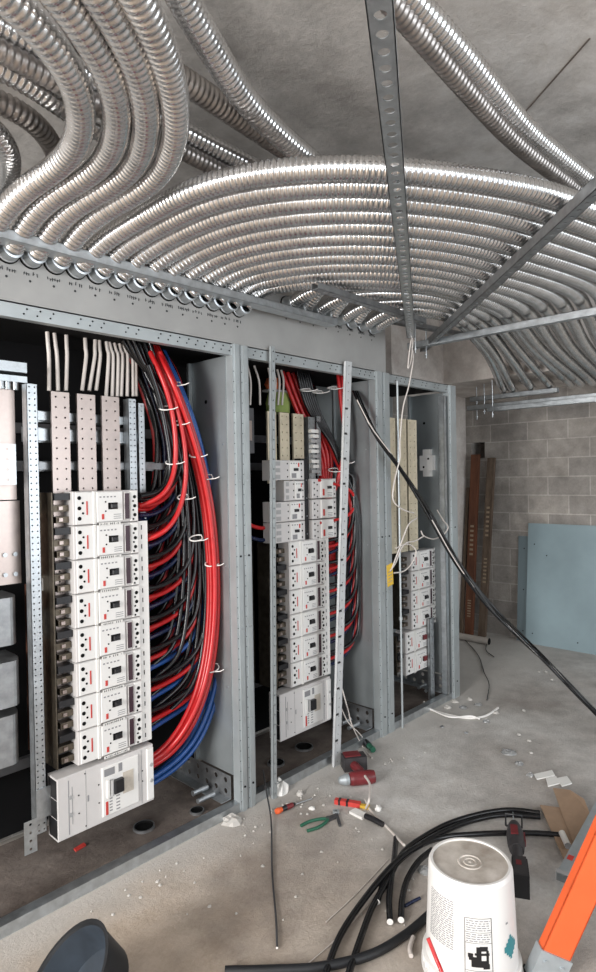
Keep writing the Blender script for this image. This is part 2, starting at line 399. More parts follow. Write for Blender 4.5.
# ---------------------------------------------------------------- conduits
def conduit(pts, r, label, group, m='conduit', pitch=.019, n=14, name='flexible_conduit', amp=.10, per=5, it=22):
    cs = resample(cat_rom(smooth(cat_rom(pts, 12), .03, it), 4), pitch/per)
    def rad(L, r=r): 
        return r*(1-amp+amp*abs(math.sin(PI*L/pitch))**.7)
    o = MB().tube(cs, rad, m, n, True, 'hole').build(name, None, cs[0])
    return tag(o, label, 'conduit', group)
ZC = 2.58
def pxp(lst, Z): return [at(x, y, Z=Z) for x, y in lst]
RC = .039
big = [
 [(34, 195), (60, 168), (79, 141), (84, 114), (77, 80), (60, 50), (37, 25), (8, -8), (-30, -40)],
 [(67, 198), (97, 171), (114, 144), (120, 114), (113, 77), (94, 40), (72, 10), (50, -20), (20, -55)],
 [(94, 205), (126, 178), (144, 144), (148, 111), (140, 67), (123, 30), (101, -5), (75, -45)],
 [(117, 211), (151, 185), (171, 154), (178, 124), (173, 80), (158, 36), (138, -5), (112, -50)]]
for i, q in enumerate(big):
    pts = [V((EX[i], -.05, 2.462)), V((EX[i]+.003, -.12, 2.50)), V((EX[i]+.01, -.22, 2.56))] + pxp(q[1:], 2.60)
    pts.append(pts[-1]+(pts[-1]-pts[-2]).normalized()*.5)
    conduit(pts, RC, ordinal(i)+' large ribbed steel conduit from the left sweeping up and over to the upper left', 'conduits bending up to the upper left', amp=.17, pitch=.020, n=18)
# main sweep: eleven from the first group, eight from the second; all cross the diagonal strut
NS = 19
T = [ # surveyed centre lines of the outermost, the last of the first group and the innermost
 [(140, 219), (185, 193), (230, 178), (285, 170), (345, 167), (405, 170), (465, 177), (520, 187), (568, 200), (625, 222), (690, 262), (760, 325), (800, 390)],
 [(262, 289), (280, 285), (300, 282), (322, 280), (348, 279), (375, 279), (405, 281), (438, 286), (470, 295), (497, 304), (518, 320), (540, 348), (574, 392)],
 [(378, 320), (385, 317), (393, 314), (402, 312), (411, 311), (420, 311), (431, 312), (442, 314), (452, 318), (463, 325), (474, 337), (490, 358), (512, 386)]]
def t3(row):
    o = []
    for i, (x, y) in enumerate(row):
        Z = ZC if i < 10 else (2.575 if i == 10 else 2.50)
        o.append(at(x, y, Z=Z) if i < 12 else None)
    return o
T3 = [t3(r) for r in T]
T3[0][12] = V((5.35, -1.35, 2.385)); T3[1][12] = V((5.30, -.47, 2.385)); T3[2][12] = V((5.25, .17, 2.385))
T3[0][11] = V((4.75, -1.42, 2.47)); T3[0][10] = V((4.1, -1.55, 2.56)); T3[0][9] = V((3.35, -1.70, 2.58))
for k in range(NS):
    first = k < 11
    x0 = EX[4+k] if first else EX2[k-11]
    ze = 2.462 if first else 2.545
    if first: A, B, f = T3[0], T3[1], k/10
    else: A, B, f = T3[1], T3[2], (k-10)/8
    dzk = .078 if k in (12, 14, 16) else 0
    ctl = [V((x0, -.05, ze)), V((x0, -.09, ze+.015))] + [a_.lerp(b_, f)+V((0, 0, dzk)) for a_, b_ in zip(A, B)]
    # keep the first surveyed points ahead of the connector
    if first: ctl[1] = V((x0+.004, -.12, 2.515))
    if k > 10: ctl[2:4] = [ctl[1].lerp(ctl[4], .5)]
    ctl.append(ctl[-1]+V((.14, .04, 0)))
    conduit(ctl, .0385 if first else .034, ordinal(k)+' from the outside of the fan of ribbed steel conduits curving across below the ceiling', 'fan of conduits sweeping across the ceiling', pitch=.019 if first else .018, n=14, amp=.16)

# crossing conduits higher up, behind the fan
hi = [
 ('lone ribbed conduit crossing the bare ceiling at the top centre', [(170, -25), (180, 0), (204, 34), (224, 70), (247, 104), (278, 134), (301, 153), (330, 178)], 2.80, .042, 'conduit'),
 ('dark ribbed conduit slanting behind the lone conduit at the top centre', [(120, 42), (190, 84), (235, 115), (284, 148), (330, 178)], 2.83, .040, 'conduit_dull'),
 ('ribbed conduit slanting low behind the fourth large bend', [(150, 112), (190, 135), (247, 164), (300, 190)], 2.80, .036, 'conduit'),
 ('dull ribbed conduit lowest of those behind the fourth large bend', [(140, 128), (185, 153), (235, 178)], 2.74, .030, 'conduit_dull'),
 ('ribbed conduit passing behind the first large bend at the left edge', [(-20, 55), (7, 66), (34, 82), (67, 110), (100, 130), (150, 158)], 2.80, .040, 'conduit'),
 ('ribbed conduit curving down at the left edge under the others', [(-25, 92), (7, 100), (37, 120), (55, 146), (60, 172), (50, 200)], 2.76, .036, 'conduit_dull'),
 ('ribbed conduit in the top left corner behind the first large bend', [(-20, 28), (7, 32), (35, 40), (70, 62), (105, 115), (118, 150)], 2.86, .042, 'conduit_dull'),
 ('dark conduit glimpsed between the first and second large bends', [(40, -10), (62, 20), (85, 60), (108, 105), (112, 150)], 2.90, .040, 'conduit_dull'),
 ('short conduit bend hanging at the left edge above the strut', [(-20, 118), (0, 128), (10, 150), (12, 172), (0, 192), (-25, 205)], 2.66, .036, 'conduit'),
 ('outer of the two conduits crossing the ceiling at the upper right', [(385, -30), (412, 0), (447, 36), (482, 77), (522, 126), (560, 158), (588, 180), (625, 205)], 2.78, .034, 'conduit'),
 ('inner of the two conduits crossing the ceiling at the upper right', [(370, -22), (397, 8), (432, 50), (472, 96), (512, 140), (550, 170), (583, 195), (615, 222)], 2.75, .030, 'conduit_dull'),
]
for lb, q, z, r, m in hi:
    hp = pxp(q, z); hp.insert(0, hp[0]+(hp[0]-hp[1]).normalized()*.6)
    conduit(hp, r, lb, None, m, pitch=.020, n=14, amp=.17)

# ---------------------------------------------------------------- struts
def strut(a, b, label, w=.041, h=.041, holes=.0075, pitch=.048, m='zinc', name='strut_channel', group=None, open_up=True):
    a, b = V(a), V(b); d = b-a; L = d.length; e = d/L; s_ = e.cross(V((0, 0, 1))).normalized(); up = s_.cross(e)
    mb = MB(); t = .0025
    O = a-s_*w/2
    mb.perf(O, d, s_*w, max(2, int(L/pitch)), 1, holes, up*t, m, n=10)
    for sg in (0, 1):
        q = O+s_*(w-t if sg else 0)
        mb.obox(q, d, s_*t, up*h, m)
        mb.obox(q+up*h-s_*(.008 if sg else 0)*1, d, s_*(.0105), up*t*-1, m) if sg else mb.obox(q+up*h, d, s_*.0105, up*-t, m)
    o = mb.build(name, None, a)
    return tag(o, label, 'strut channel', group)
zs = 2.455
strut((.55, -.10, zs), (2.60, -.10, zs), 'long flat strut channel along the front of the pull box carrying the left conduits', .075, .035, .004, .09)
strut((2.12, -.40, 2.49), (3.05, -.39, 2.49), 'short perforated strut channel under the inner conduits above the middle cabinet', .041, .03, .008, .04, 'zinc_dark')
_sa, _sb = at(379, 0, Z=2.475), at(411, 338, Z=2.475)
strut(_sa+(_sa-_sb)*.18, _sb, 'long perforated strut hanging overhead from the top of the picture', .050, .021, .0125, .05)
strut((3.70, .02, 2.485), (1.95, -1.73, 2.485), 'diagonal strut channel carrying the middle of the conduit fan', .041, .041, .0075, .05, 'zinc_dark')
strut((3.53, .02, 2.475), (3.53, -1.75, 2.475), 'cross strut channel just right of the diagonal strut', .041, .041, .006, .05)
strut((3.25, -.02, 2.60), (3.95, -.14, 2.60), 'small strut end behind the meeting of the diagonal and cross struts', .041, .030, .006, .05, 'zinc_dark')
for (a, b, z, lb) in (((5.28, .50), (5.28, -.30), 2.31, 'upper strut channel of three hung below the beam by the block wall'),
                      ((5.15, .46), (5.15, -1.0), 2.215, 'middle strut channel of three hung below the beam by the block wall'),
                      ((5.00, .19), (5.00, -1.0), 2.17, 'lowest strut channel of three hung below the beam by the block wall')):
    strut((*a, z), (*b, z), lb, .041, .041, .006, .06)
def rod(p0, p1, label, group=None, r=.005):
    p0, p1 = V(p0), V(p1)
    mb = MB().cyl(p0, p1, r, 'zinc', 8); mb.lathe(p0+V((0, 0, .02)), (0, 0, 1), [(0, 0), (.011, 0), (.011, .010), (0, .010)], 'zinc', 6)
    return tag(mb.build('threaded_rod', None, p0), label, 'threaded rod', group)
rod((3.63, -.05, 2.42), (3.63, -.05, 3.1), 'threaded rod holding the meeting point of the diagonal and cross struts')
rod((3.42, -.10, 2.42), (3.42, -.10, 3.1), 'threaded rod just left of the strut meeting point')
rod((5.28, .44, 2.14), (5.28, .44, 2.44), 'threaded rod dropping from the beam soffit to the upper wall strut')
rod((5.00, .15, 2.12), (5.00, .15, 2.44), 'threaded rod dropping from the beam soffit to the lowest wall strut')
rod((5.15, .30, 2.17), (5.15, .30, 2.44), 'threaded rod dropping from the beam soffit to the middle wall strut')

# ================================================================ BREAKERS
def breaker(name, label, w, h, loc, group, style='branch', flange=True):
    """local: x 0..w, z 0..h, front y=0, depth to +y"""
    t = thing(name, label, 'circuit breaker', loc, group); O = V(loc)
    def mb(): return MB()
    fpo = []
    def put(m_, nm):
        for v in m_.v: v += O
        o = m_.build(nm, fpo[0] if fpo and nm in ('toggle_handle', 'red_marker', 'sticker') else t)
        if nm == 'face_plate': fpo.append(o)
        return o
    g = .0015; D = .085
    b = mb(); b.bbox(0, w, 0, D, g, h-g, 'breaker', .003)
    if style == 'branch':
        b.bbox(w*.035, w*.30, -.004, .002, h*.03, h*.97, 'plate', .002)
        for zz in (.2, .5, .8): b.disc((w*.085, -.004, h*zz), (0, -1, 0), h*.058, 'hole'); b.disc((w*.135, -.004, h*(zz-.15 if zz > .3 else .35)), (0, -1, 0), h*.034, 'hole', n=8)
        put(b, 'body')
        put(mb().box(w*.185, w*.205, -.0055, -.004, h*.3, h*.7, 'red'), 'rating_stripe')
        fp = mb().bbox(w*.33, w*.73, -.011, .0, h*.06, h*.97, 'plate', .003).bbox(w*.28, w*.325, -.008, 0, h*.01, h*.99, 'white', .002)
        for k in range(5): fp.box(w*(.37+.055*k), w*(.40+.055*k), -.0116, -.011, h*.79, h*.83, 'mark')
        for k in range(3): fp.box(w*.58, w*.70, -.0116, -.011, h*(.14+.06*k), h*(.16+.06*k), 'mark')
        fp.disc((w*.46, -.011, h*.66), (0, -1, 0), .0035, 'hole'); fp.disc((w*.46, -.011, h*.38), (0, -1, 0), .0035, 'hole')
        put(fp, 'face_plate')
        put(mb().box(w*.50, w*.645, -.0125, -.010, h*.43, h*.63, 'hole').bbox(w*.525, w*.62, -.026, -.012, h*.46, h*.60, 'black', .003), 'toggle_handle')
        put(mb().box(w*.40, w*.435, -.0125, -.011, h*.14, h*.30, 'red'), 'red_marker')
        put(mb().bbox(w*.755, w*.845, -.009, 0, h*.08, h*.93, 'breaker', .002).box(w*.765, w*.835, -.0105, -.008, h*.11, h*.90, 'trip'), 'trip_window')
        rc = mb().bbox(w*.865, w*.985, -.005, .001, h*.03, h*.97, 'plate', .002)
        for zz in (.22, .5, .78): rc.disc((w*.93, -.005, h*zz), (0, -1, 0), h*.055, 'hole'); rc.disc((w*.905, -.005, h*(zz-.13)), (0, -1, 0), h*.032, 'hole', n=8)
        if flange:
            rc.box(w, w*1.155, .004, .012, 0, h, 'plate')
            for zz in (.2, .5, .8): rc.box(w*1.045, w*1.06, .0035, .005, h*(zz-.07), h*(zz+.07), 'hole')
        put(rc, 'terminal_cover')
    elif style == 'square':
        for zz in (.18, .5, .82): b.box(w*.08, w*.22, -.0015, .001, h*(zz-.1), h*(zz+.1), 'grey'); b.disc((w*.45, 0, h*zz), (0, -1, 0), h*.04, 'hole', n=8); b.disc((w*.9, 0, h*zz), (0, -1, 0), h*.045, 'hole', n=8)
        put(b, 'body')
        fp = mb().bbox(w*.5, w*.85, -.008, .0, h*.06, h*.95, 'plate', .003).box(w*.55, w*.70, -.0086, -.008, h*.12, h*.35, 'mark')
        for k in range(4): fp.box(w*(.53+.08*k), w*(.57+.08*k), -.0086, -.008, h*.80, h*.86, 'mark')
        put(fp, 'face_plate')
        put(mb().bbox(w*.62, w*.74, -.020, -.008, h*.46, h*.60, 'black', .003), 'toggle_handle')
        put(mb().box(w*.76, w*.80, -.0095, -.008, h*.66, h*.86, 'red'), 'red_marker')
    elif style == 'small':
        for zz in (.2, .5, .8): b.disc((w*.08, 0, h*zz), (0, -1, 0), h*.045, 'hole', n=8); b.disc((w*.2, 0, h*(zz-.1)), (0, -1, 0), h*.04, 'hole', n=8); b.disc((w*.92, 0, h*zz), (0, -1, 0), h*.045, 'hole', n=8)
        put(b, 'body')
        fp = mb().bbox(w*.32, w*.83, -.009, .0, h*.04, h*.96, 'plate', .003)
        for k in range(3): fp.box(w*.58, w*.78, -.0096, -.009, h*(.1+.08*k), h*(.13+.08*k), 'mark')
        put(fp, 'face_plate')
        put(mb().bbox(w*.58, w*.72, -.020, -.009, h*.48, h*.62, 'black', .003), 'toggle_handle')
        put(mb().box(w*.38, w*.45, -.0105, -.009, h*.15, h*.48, 'red'), 'red_marker')
    elif style == 'main':
        b.box(-.001, .02, .006, .078, h*.04, h*.34, 'black').box(-.001, .02, .006, .078, h*.355, h*.645, 'black').box(-.001, .02, .006, .078, h*.66, h*.96, 'black')
        b.box(w*.10, w*.108, -.001, .001, h*.06, h*.92, 'mark').box(w*.135, w*.14, -.001, .001, h*.2, h*.8, 'mark').box(w*.86, w*.864, -.001, .001, h*.04, h*.96, 'mark').box(w*.27, w*.272, -.001, .001, h*.02, h*.98, 'mark')
        for x, z in ((.12, .36), (.12, .64)): b.disc((w*x, 0, h*z), (0, -1, 0), .008, 'grey', .004)
        for x, z in ((.2, .33), (.2, .62), (.40, .36), (.40, .66), (.265, .93), (.265, .08), (.80, .40), (.80, .70), (.87, .42), (.87, .6)): b.disc((w*x, 0, h*z), (0, -1, 0), .0032, 'hole', n=8)
        b.box(w*.285, w*.30, -.001, 0, h*.46, h*.56, 'mark').box(w*.815, w*.83, -.001, 0, h*.45, h*.58, 'mark')
        b.bbox(w*.92, w*.995, -.006, .0, h*.05, h*.95, 'plate', .002)
        for z in (.38, .66): b.disc((w*.965, -.006, h*z), (0, -1, 0), .008, 'grey', .004)
        put(b, 'body')
        fp = mb().bbox(w*.43, w*.82, -.007, 0, h*.10, h*.92, 'plate', .003).box(w*.45, w*.56, -.0076, -.007, h*.76, h*.88, 'mark').box(w*.60, w*.64, -.0076, -.007, h*.76, h*.90, 'mark')
        for k in range(5): fp.box(w*.50, w*.53, -.0076, -.007, h*(.16+.05*k), h*(.18+.05*k), 'mark'); fp.box(w*.57, w*.61, -.0076, -.007, h*(.14+.055*k), h*(.16+.055*k), 'mark')
        put(fp, 'face_plate')
        put(mb().bbox(w*.47, w*.50, -.014, -.006, h*.40, h*.70, 'white', .002).bbox(w*.51, w*.535, -.022, -.007, h*.42, h*.68, 'grey', .003).bbox(w*.535, w*.635, -.030, -.007, h*.44, h*.66, 'black', .004), 'toggle_handle')
        put(mb().box(w*.645, w*.76, -.009, -.007, h*.36, h*.72, 'sticker'), 'sticker')
        put(mb().box(w*.46, w*.485, -.0085, -.007, h*.12, h*.34, 'red'), 'red_marker')
    return t
YB = .12
def tape(x0, x1, z, y, label, group):
    a = MB().box(x0, x1, y-.0015, y, z, z+.012, 'white'); q = x0+.006
    while q < x1-.008:
        if random.random() < .8: a.box(q, q+.0022, y-.0025, y-.0015, z+.002, z+.010, 'black')
        if random.random() < .5: a.box(q, q+.006, y-.0025, y-.0015, z+.005, z+.0065, 'black')
        q += .009
    return tag(a.build('label_tape'), label, 'label', group)
P1 = .1415
n1 = ['topmost', 'second from the top', 'third from the top', 'fourth from the top', 'fifth from the top', 'sixth from the top', 'seventh from the top', 'lowest branch breaker just above the main']
proto = None
for k in range(8):
    z0 = 1.588-P1*(k+1)
    loc = (1.192, YB, z0); lb = 'white breaker in the nearest cabinet, '+n1[k]
    if k == 0: proto0 = breaker('circuit_breaker', lb, .305, P1, loc, 'branch breakers in the nearest cabinet', flange=False)
    elif k == 1: proto = breaker('circuit_breaker', lb, .305, P1, loc, 'branch breakers in the nearest cabinet')
    else: copy_tree(proto, loc, lb)
    if k: tape(1.30, 1.40, z0+P1-.006, YB-.0125, 'handwritten strip on a near breaker, '+n1[k], 'handwritten labels on the near breakers')
main1 = breaker('main_breaker', 'large white main breaker at the foot of the nearest cabinet', .445, .255, (1.095, YB-.012, .185), None, 'main')
main2 = copy_tree(main1, (2.345, YB-.012, .185), 'white main breaker at the foot of the middle cabinet')
main2.scale = (.95, 1, 1.02)
tape(1.30, 1.42, .452, YB-.0145, 'handwritten white label strip above the near main breaker handle', None)
P2 = .1365; n2 = ['uppermost', 'second', 'third', 'fourth', 'fifth', 'lowest']
for k in range(6):
    copy_tree(proto, (2.448, YB, 1.272-P2*(k+1)), 'white breaker in the lower run of the middle cabinet, '+n2[k]+' of six')
for o in [o for o in COL.objects if o.type == 'EMPTY' and str(o.get('label', '')).startswith('white breaker in the lower run')]:
    o['group'] = 'lower branch breakers in the middle cabinet'; o.scale = (.97, 1, P2/P1)
for k in range(4):
    x = (2.335, 2.42, 2.335, 2.335)[k]
    breaker('circuit_breaker', 'small grey breaker at upper left of middle cabinet, '+('topmost', 'second and narrower', 'third', 'lowest')[k]+' of four', 2.585-x, .114, (x, YB, 1.73-.115*(k+1)), 'upper left breakers in the middle cabinet', 'square')
for k in range(3):
    breaker('circuit_breaker', 'small white red-marked breaker at upper right of the middle cabinet, '+('topmost', 'middle', 'lowest')[k]+' of three', .215, .117, (2.65, YB, 1.625-.120*(k+1)), 'upper right breakers in the middle cabinet', 'small')
for k in range(4):
    copy_tree(proto, (3.665, YB, 1.095-.1375*(k+1)), 'white breaker in the farthest cabinet, '+('topmost', 'second', 'third', 'fourth')[k]+' of the upper four')
for o in [o for o in COL.objects if o.type == 'EMPTY' and str(o.get('label', '')).startswith('white breaker in the farthest')]:
    o['group'] = 'upper breakers in the farthest cabinet'; o.scale = (1.0, 1, .1375/P1)
for k in range(2):
    b = breaker('circuit_breaker', 'white breaker with dark red handle low in the farthest cabinet, '+('upper', 'lower')[k]+' of two', .355, .15, (3.585, YB, .545-.152*(k+1)), 'lower breakers in the farthest cabinet', 'branch', False)
    for ch in b.children:
        if ch.name.startswith('face_plate'):
            x, z = 3.585+.355*.5, .545-.152*(k+1)+.06
            MB().box(x, x+.055, YB-.016, YB-.012, z, z+.05, 'white').build('handle_guard', b)
            MB().box(x+.01, x+.05, YB-.030, YB-.016, z+.008, z+.04, 'toolred').build('red_handle', b)

# bus assemblies beside the breaker columns
def bus_stack(x0, x1, z0, z1, step, label, yb=.20, brass=True):
    t = thing('bus_assembly', label, 'bus assembly', (x0, yb, z0))
    MB().box(x0-.012, x0-.006, yb-.055, yb+.16, z0, z1, 'brassy').box(x0-.012, x1, yb+.09, yb+.12, z0, z1, 'darksteel').build('insulating_barrier', t)
    k = 0; z = z0+.012
    while z < z1-.02:
        if k % 3 == 2: MB().box(x0, x1, yb-.06, yb+.05, z, z+step*.6, 'black').build('phase_block', t)
        else:
            MB().box(x0+(.0 if k % 3 else .012), x1, yb-.045, yb-.01, z, z+step*.55, 'brassy').box(x0+.02, x0+.036, yb-.055, yb-.045, z+step*.15, z+step*.45, 'bus').build('bus_finger', t)
        z += step; k += 1
    return t
bus_stack(1.125, 1.19, .46, 1.585, .047, 'tarnished stab assembly left of the nearest breaker column')
bus_stack(2.375, 2.448, .46, 1.27, .046, 'tarnished stab assembly left of the lower breakers in the middle cabinet')
bus_stack(3.585, 3.665, .56, 1.09, .046, 'tarnished stab assembly left of the upper breakers in the farthest cabinet')
bus_stack(3.52, 3.585, .26, .53, .046, 'dark stab assembly left of the red handled breakers')
# dark centre strip between the two upper columns
cs_ = MB().box(2.588, 2.648, .15, .2, 1.21, 1.74, 'black')
for k in range(9): cs_.cyl((2.60+(k % 2)*.03, .15, 1.25+k*.052), (2.60+(k % 2)*.03, .144, 1.25+k*.052), .004, 'zinc', 6)
tag(cs_.build('bus_cover'), 'narrow black bus cover between the two upper breaker columns of the middle cabinet', 'bus cover')

def bar(x0, x1, z0, z1, label, m='bus', y=.20, nu=2, nv=None, r=.0042, th=.012, group=None):
    nv = nv or int((z1-z0)/.042)
    b = MB().perf((x0, y, z0), (x1-x0, 0, 0), (0, 0, z1-z0), nu, nv, r, (0, th, 0), m)
    b.box(x0+.001, x1-.001, y+th, y+th+.003, z0, z1, 'hole')
    return tag(b.build('bus_bar'), label, 'bus bar', group)
for i, (a, b_) in enumerate(((1.148, 1.226), (1.261, 1.344), (1.375, 1.46))):
    bar(a, b_, .55 if i == 0 else 1.45, 2.003, ('left', 'middle', 'right')[i]+' upright perforated bus bar above the nearest breakers', group='upright bus bars in the nearest cabinet')
for i, (a, b_) in enumerate(((2.378, 2.445), (2.474, 2.55), (2.583, 2.672))):
    bar(a, b_, 1.60, 2.003, ('left', 'middle', 'right')[i]+' upright cream bus bar above the middle cabinet breakers', 'buscream', group='upright bus bars in the middle cabinet')
for i, (a, b_) in enumerate(((3.38, 3.47), (3.49, 3.60), (3.62, 3.73))):
    bar(a, b_, 1.11, 2.02, ('left', 'middle', 'right')[i]+' tall bus bar in the farthest cabinet', 'buscream', y=.10, group='tall bus bars in the farthest cabinet')
def mrail(x0, x1, z0, z1, label, y=.19, m='zinc', nu=2, pitch=.024, r=.0035):
    b = MB().perf((x0, y, z0), (x1-x0, 0, 0), (0, 0, z1-z0), nu, int((z1-z0)/pitch), r, (0, .002, 0), m, n=6)
    b.box(x0, x0+.002, y, y+.045, z0, z1, m).box(x1-.002, x1, y, y+.045, z0, z1, m).box(x0, x1, y+.043, y+.045, z0, z1, 'darksteel')
    return tag(b.build('mounting_rail'), label, 'mounting rail')
mrail(1.035, 1.078, .22, 2.02, 'tall perforated upright rail at the far left of the nearest cabinet', .17)
mrail(1.500, 1.540, 1.50, 2.0, 'perforated upright rail right of the bus bars in the nearest cabinet')
mrail(1.556, 1.590, 1.45, 1.985, 'second narrow perforated rail beside the cables in the nearest cabinet', .20, nu=1)
mrail(2.700, 2.760, 1.62, 1.99, 'perforated rail above the upper right breakers of the middle cabinet')
mrail(2.785, 2.825, 1.64, 2.0, 'narrow rail right of the perforated rail in the middle cabinet', .2, nu=1)
mrail(2.10, 2.135, .25, 1.62, 'dim upright rail at the left inside the middle cabinet', .40, 'zinc_dark', 1)
mrail(3.755, 3.785, .9, 2.02, 'thin upright rail right of the tall bus bars in the farthest cabinet', .19, nu=1)
mrail(3.99-.16, 3.99-.10, .25, 1.0, 'bright upright strip behind the lower breakers of the farthest cabinet', .22, nu=1)
mrail(3.93, 3.965, .05, 2.2, 'upright slotted rail beside the end post of the farthest cabinet', .0, nu=1, pitch=.08, r=.004)
# small bottom bracket on near rail
b = MB().perf((.985, .165, .16), (.05, 0, 0), (0, 0, .13), 1, 4, .006, (0, .003, 0), 'zinc'); b.box(1.035, 1.095, .165, .17, .28, .40, 'zinc')
tag(b.build('rail_bracket'), 'small perforated foot plate at the base of the tall left rail', 'bracket')
# horizontal supports behind the bars
for i, (z, h, x0, x1, m) in enumerate(((1.885, .035, 1.09, 1.50, 'zinc'), (1.80, .05, 1.05, 1.60, 'zinc'), (1.68, .03, 1.05, 1.72, 'zinc_dark'), (1.18, .05, 1.06, 1.13, 'white'))):
    tag(MB().box(x0, x1, .235+.0*i, .262, z, z+h, m).box(x0, x1, .262, .266, z-.006, z+h+.006, m).build('support_bar'), ordinal(i)+' horizontal support bar from the top behind the near bus bars', 'support bar', 'support bars behind the near bus bars')
# left-hand equipment of the nearest cabinet
t = thing('bus_housing', 'bright metal bus housing at the left edge of the nearest cabinet', 'bus housing', (.9, .3, .3))
MB().box(.86, 1.02, .25, .27, 1.56, 2.03, 'bus').build('upper_plate', t)
MB().box(.86, 1.06, .22, .27, 2.07, 2.11, 'zinc').box(.86, 1.06, .22, .27, 2.03, 2.055, 'zinc').build('top_angle', t)
f = MB()
for x in (.935, .965, .99, 1.02): f.cyl((x, .24, 2.0), (x, .24, 2.03), .012, 'zinc', 8)
f.build('bolt_row', t)
MB().box(.86, 1.00, .20, .245, 1.62, 1.78, 'bus').perf((.93, .198, 1.62), (.07, 0, 0), (0, 0, .16), 1, 4, .007, (0, .001, 0), 'zinc').build('terminal_plate', t)
f = MB().box(.86, 1.035, .26, .28, 1.22, 1.555, 'bus')
for x in (.97, 1.01):
    for z in (1.26, 1.34): f.cyl((x, .26, z), (x, .25, z), .009, 'zinc', 8)
f.build('lower_plate', t)
for z0, z1, y in ((.98, 1.17, .24), (.74, .92, .22), (.50, .70, .24)):
    f = MB(); n = 10
    poly = [V((.98+.045*math.cos(a), y+.1-.1*math.sin(a)*1.0, z0)) for a in [PI/2*k/6 for k in range(7)][::-1]]
    f.prism([V((.80, y, z0))]+poly+[V((1.025, y+.2, z0)), V((.80, y+.2, z0))], (0, 0, z1-z0), 'zinc_dark'); f.build('rounded_cover', t)
MB().box(1.085, 1.125, .27, .33, .75, 1.5, 'copper').box(1.08, 1.12, .30, .34, .5, 1.2, 'copper').build('dark_copper_link', t)
f = MB().box(1.06, 1.12, .25, .26, .98, 1.1, 'darksteel')
for x in (1.075, 1.105):
    for z in (1.01, 1.07): f.cyl((x, .25, z), (x, .244, z), .006, 'zinc', 8)
f.build('bolted_link', t)
# devices left and right in the middle cabinet
t = thing('relay_module', 'dim grey relay module at the top left of the middle cabinet', 'relay', (2.26, .3, 1.75))
MB().box(2.24, 2.33, .26, .36, 1.77, 2.02, 'darksteel').box(2.28, 2.31, .255, .26, 1.84, 1.95, 'bus').build('module_body', t)
f = MB(); [f.cyl((2.27, .26, z), (2.27, .252, z), .006, 'zinc', 8) for z in (1.8, 1.88, 1.97)]; f.build('screws', t)
for i, z in enumerate((1.60, 1.30, 1.0)):
    tag(MB().box(2.20, 2.27, .30, .34, z, z+.08, 'grey').disc((2.22, .3, z+.04), (0, -1, 0), .006, 'hole').disc((2.25, .3, z+.04), (0, -1, 0), .006, 'hole').build('bracket'), ('upper', 'middle', 'lower')[i]+' dim grey bracket along the left inside of the middle cabinet', 'bracket', 'brackets at the left of the middle cabinet')
f = MB().box(2.95, 3.0, .28, .33, 1.55, 1.78, 'grey').box(2.955, 2.99, .27, .28, 1.60, 1.72, 'zinc'); tag(f.build('terminal_block'), 'grey terminal block behind the right cables of the middle cabinet', 'terminal block')
f = MB()
for k in range(9): f.box(2.70+(.012 if k % 2 else 0), 2.765, .165, .19, 1.655+k*.03, 1.675+k*.03, 'white' if k % 3 else 'grey')
tag(f.build('terminal_strip'), 'pale terminal strip above the upper right breakers', 'terminal strip')
q = at(428.5, 463, X=3.985)
f = MB().box(3.955, 3.989, q.y-.03, q.y+.03, q.z-.10, q.z+.10, 'plate').box(3.95, 3.989, q.y-.055, q.y+.055, q.z-.055, q.z+.055, 'plate').disc((3.95, q.y-.02, q.z+.03), (-1, 0, 0), .008, 'hole').disc((3.95, q.y+.02, q.z-.03), (-1, 0, 0), .008, 'hole')
tag(f.build('insulator_block'), 'small pale cross-shaped block on the side panel of the farthest cabinet', 'insulator')
# bundle on top of the middle cabinet bars
t = thing('cloth_bundle', 'lime green and orange bundle tucked above the cream bus bars', 'bundle', (2.62, .33, 2.02))
MB().lathe((2.62, .36, 2.02), (0, 0, 1), [(0, 0), (.07, 0), (.075, .06), (.06, .12), (0, .125)], 'lime', 16).build('green_part', t)
MB().lathe((2.58, .36, 2.15), (0, 0, 1), [(0, 0), (.04, .01), (.05, .04), (.035, .075), (0, .085)], 'orangeball', 16).build('orange_part', t)
MB().box(2.53, 2.68, .32, .40, 2.142, 2.155, 'grey').build('grey_band', t)

# leaning and upright loose members on the front
def flat(p0, p1, w, label, name, m='zinc', marks=False, th=.02):
    p0, p1 = V(p0), V(p1); d = p1-p0; s_ = V((1, 0, 0))*w
    b = MB(); nn = int(d.length/.05)
    b.perf(p0-s_/2, s_, d, 1, nn, .0045, (0, .003, 0), m, n=6).obox(p0-s_/2, d, (.003, 0, 0), (0, th, 0), m).obox(p0+s_/2-V((.003, 0, 0)), d, (.003, 0, 0), (0, th, 0), m)
    b.obox(p0-s_/2+V((0, th-.003, 0)), d, s_, (0, .002, 0), 'darksteel')
    if marks:
        for k in range(1, int(d.length/.145)):
            c = p0+d*(k*.145/d.length); b.box(c.x-w*.5, c.x-.004, c.y-.0012, c.y, c.z-.006, c.z+.006, 'black')
    return tag(b.build(name, None, p0), label, 'metal strip')
flat((2.64, -.045, .0), (2.82, -.034, 2.30), .052, 'leaning white perforated strip in front of the middle cabinet', 'slotted_angle', 'bright', True)
flat((2.160, -.036, .0), (2.205, -.034, 2.30), .024, 'thin grey upright strip at the left of the middle cabinet opening', 'upright_strip', 'frame')
tag(MB().cyl((3.325, -.02, 0), (3.325, -.02, 2.24), .007, 'frame', 8).cyl((3.325, -.02, .70), (3.325, -.02, .72), .012, 'frame', 8).build('upright_rod'), 'thin upright rod at the left of the farthest cabinet opening', 'rod')
flat((3.86, .08, .02), (3.86, .08, .60), .06, 'short pale upright strip at the foot of the farthest cabinet', 'upright_strip', 'zinc')

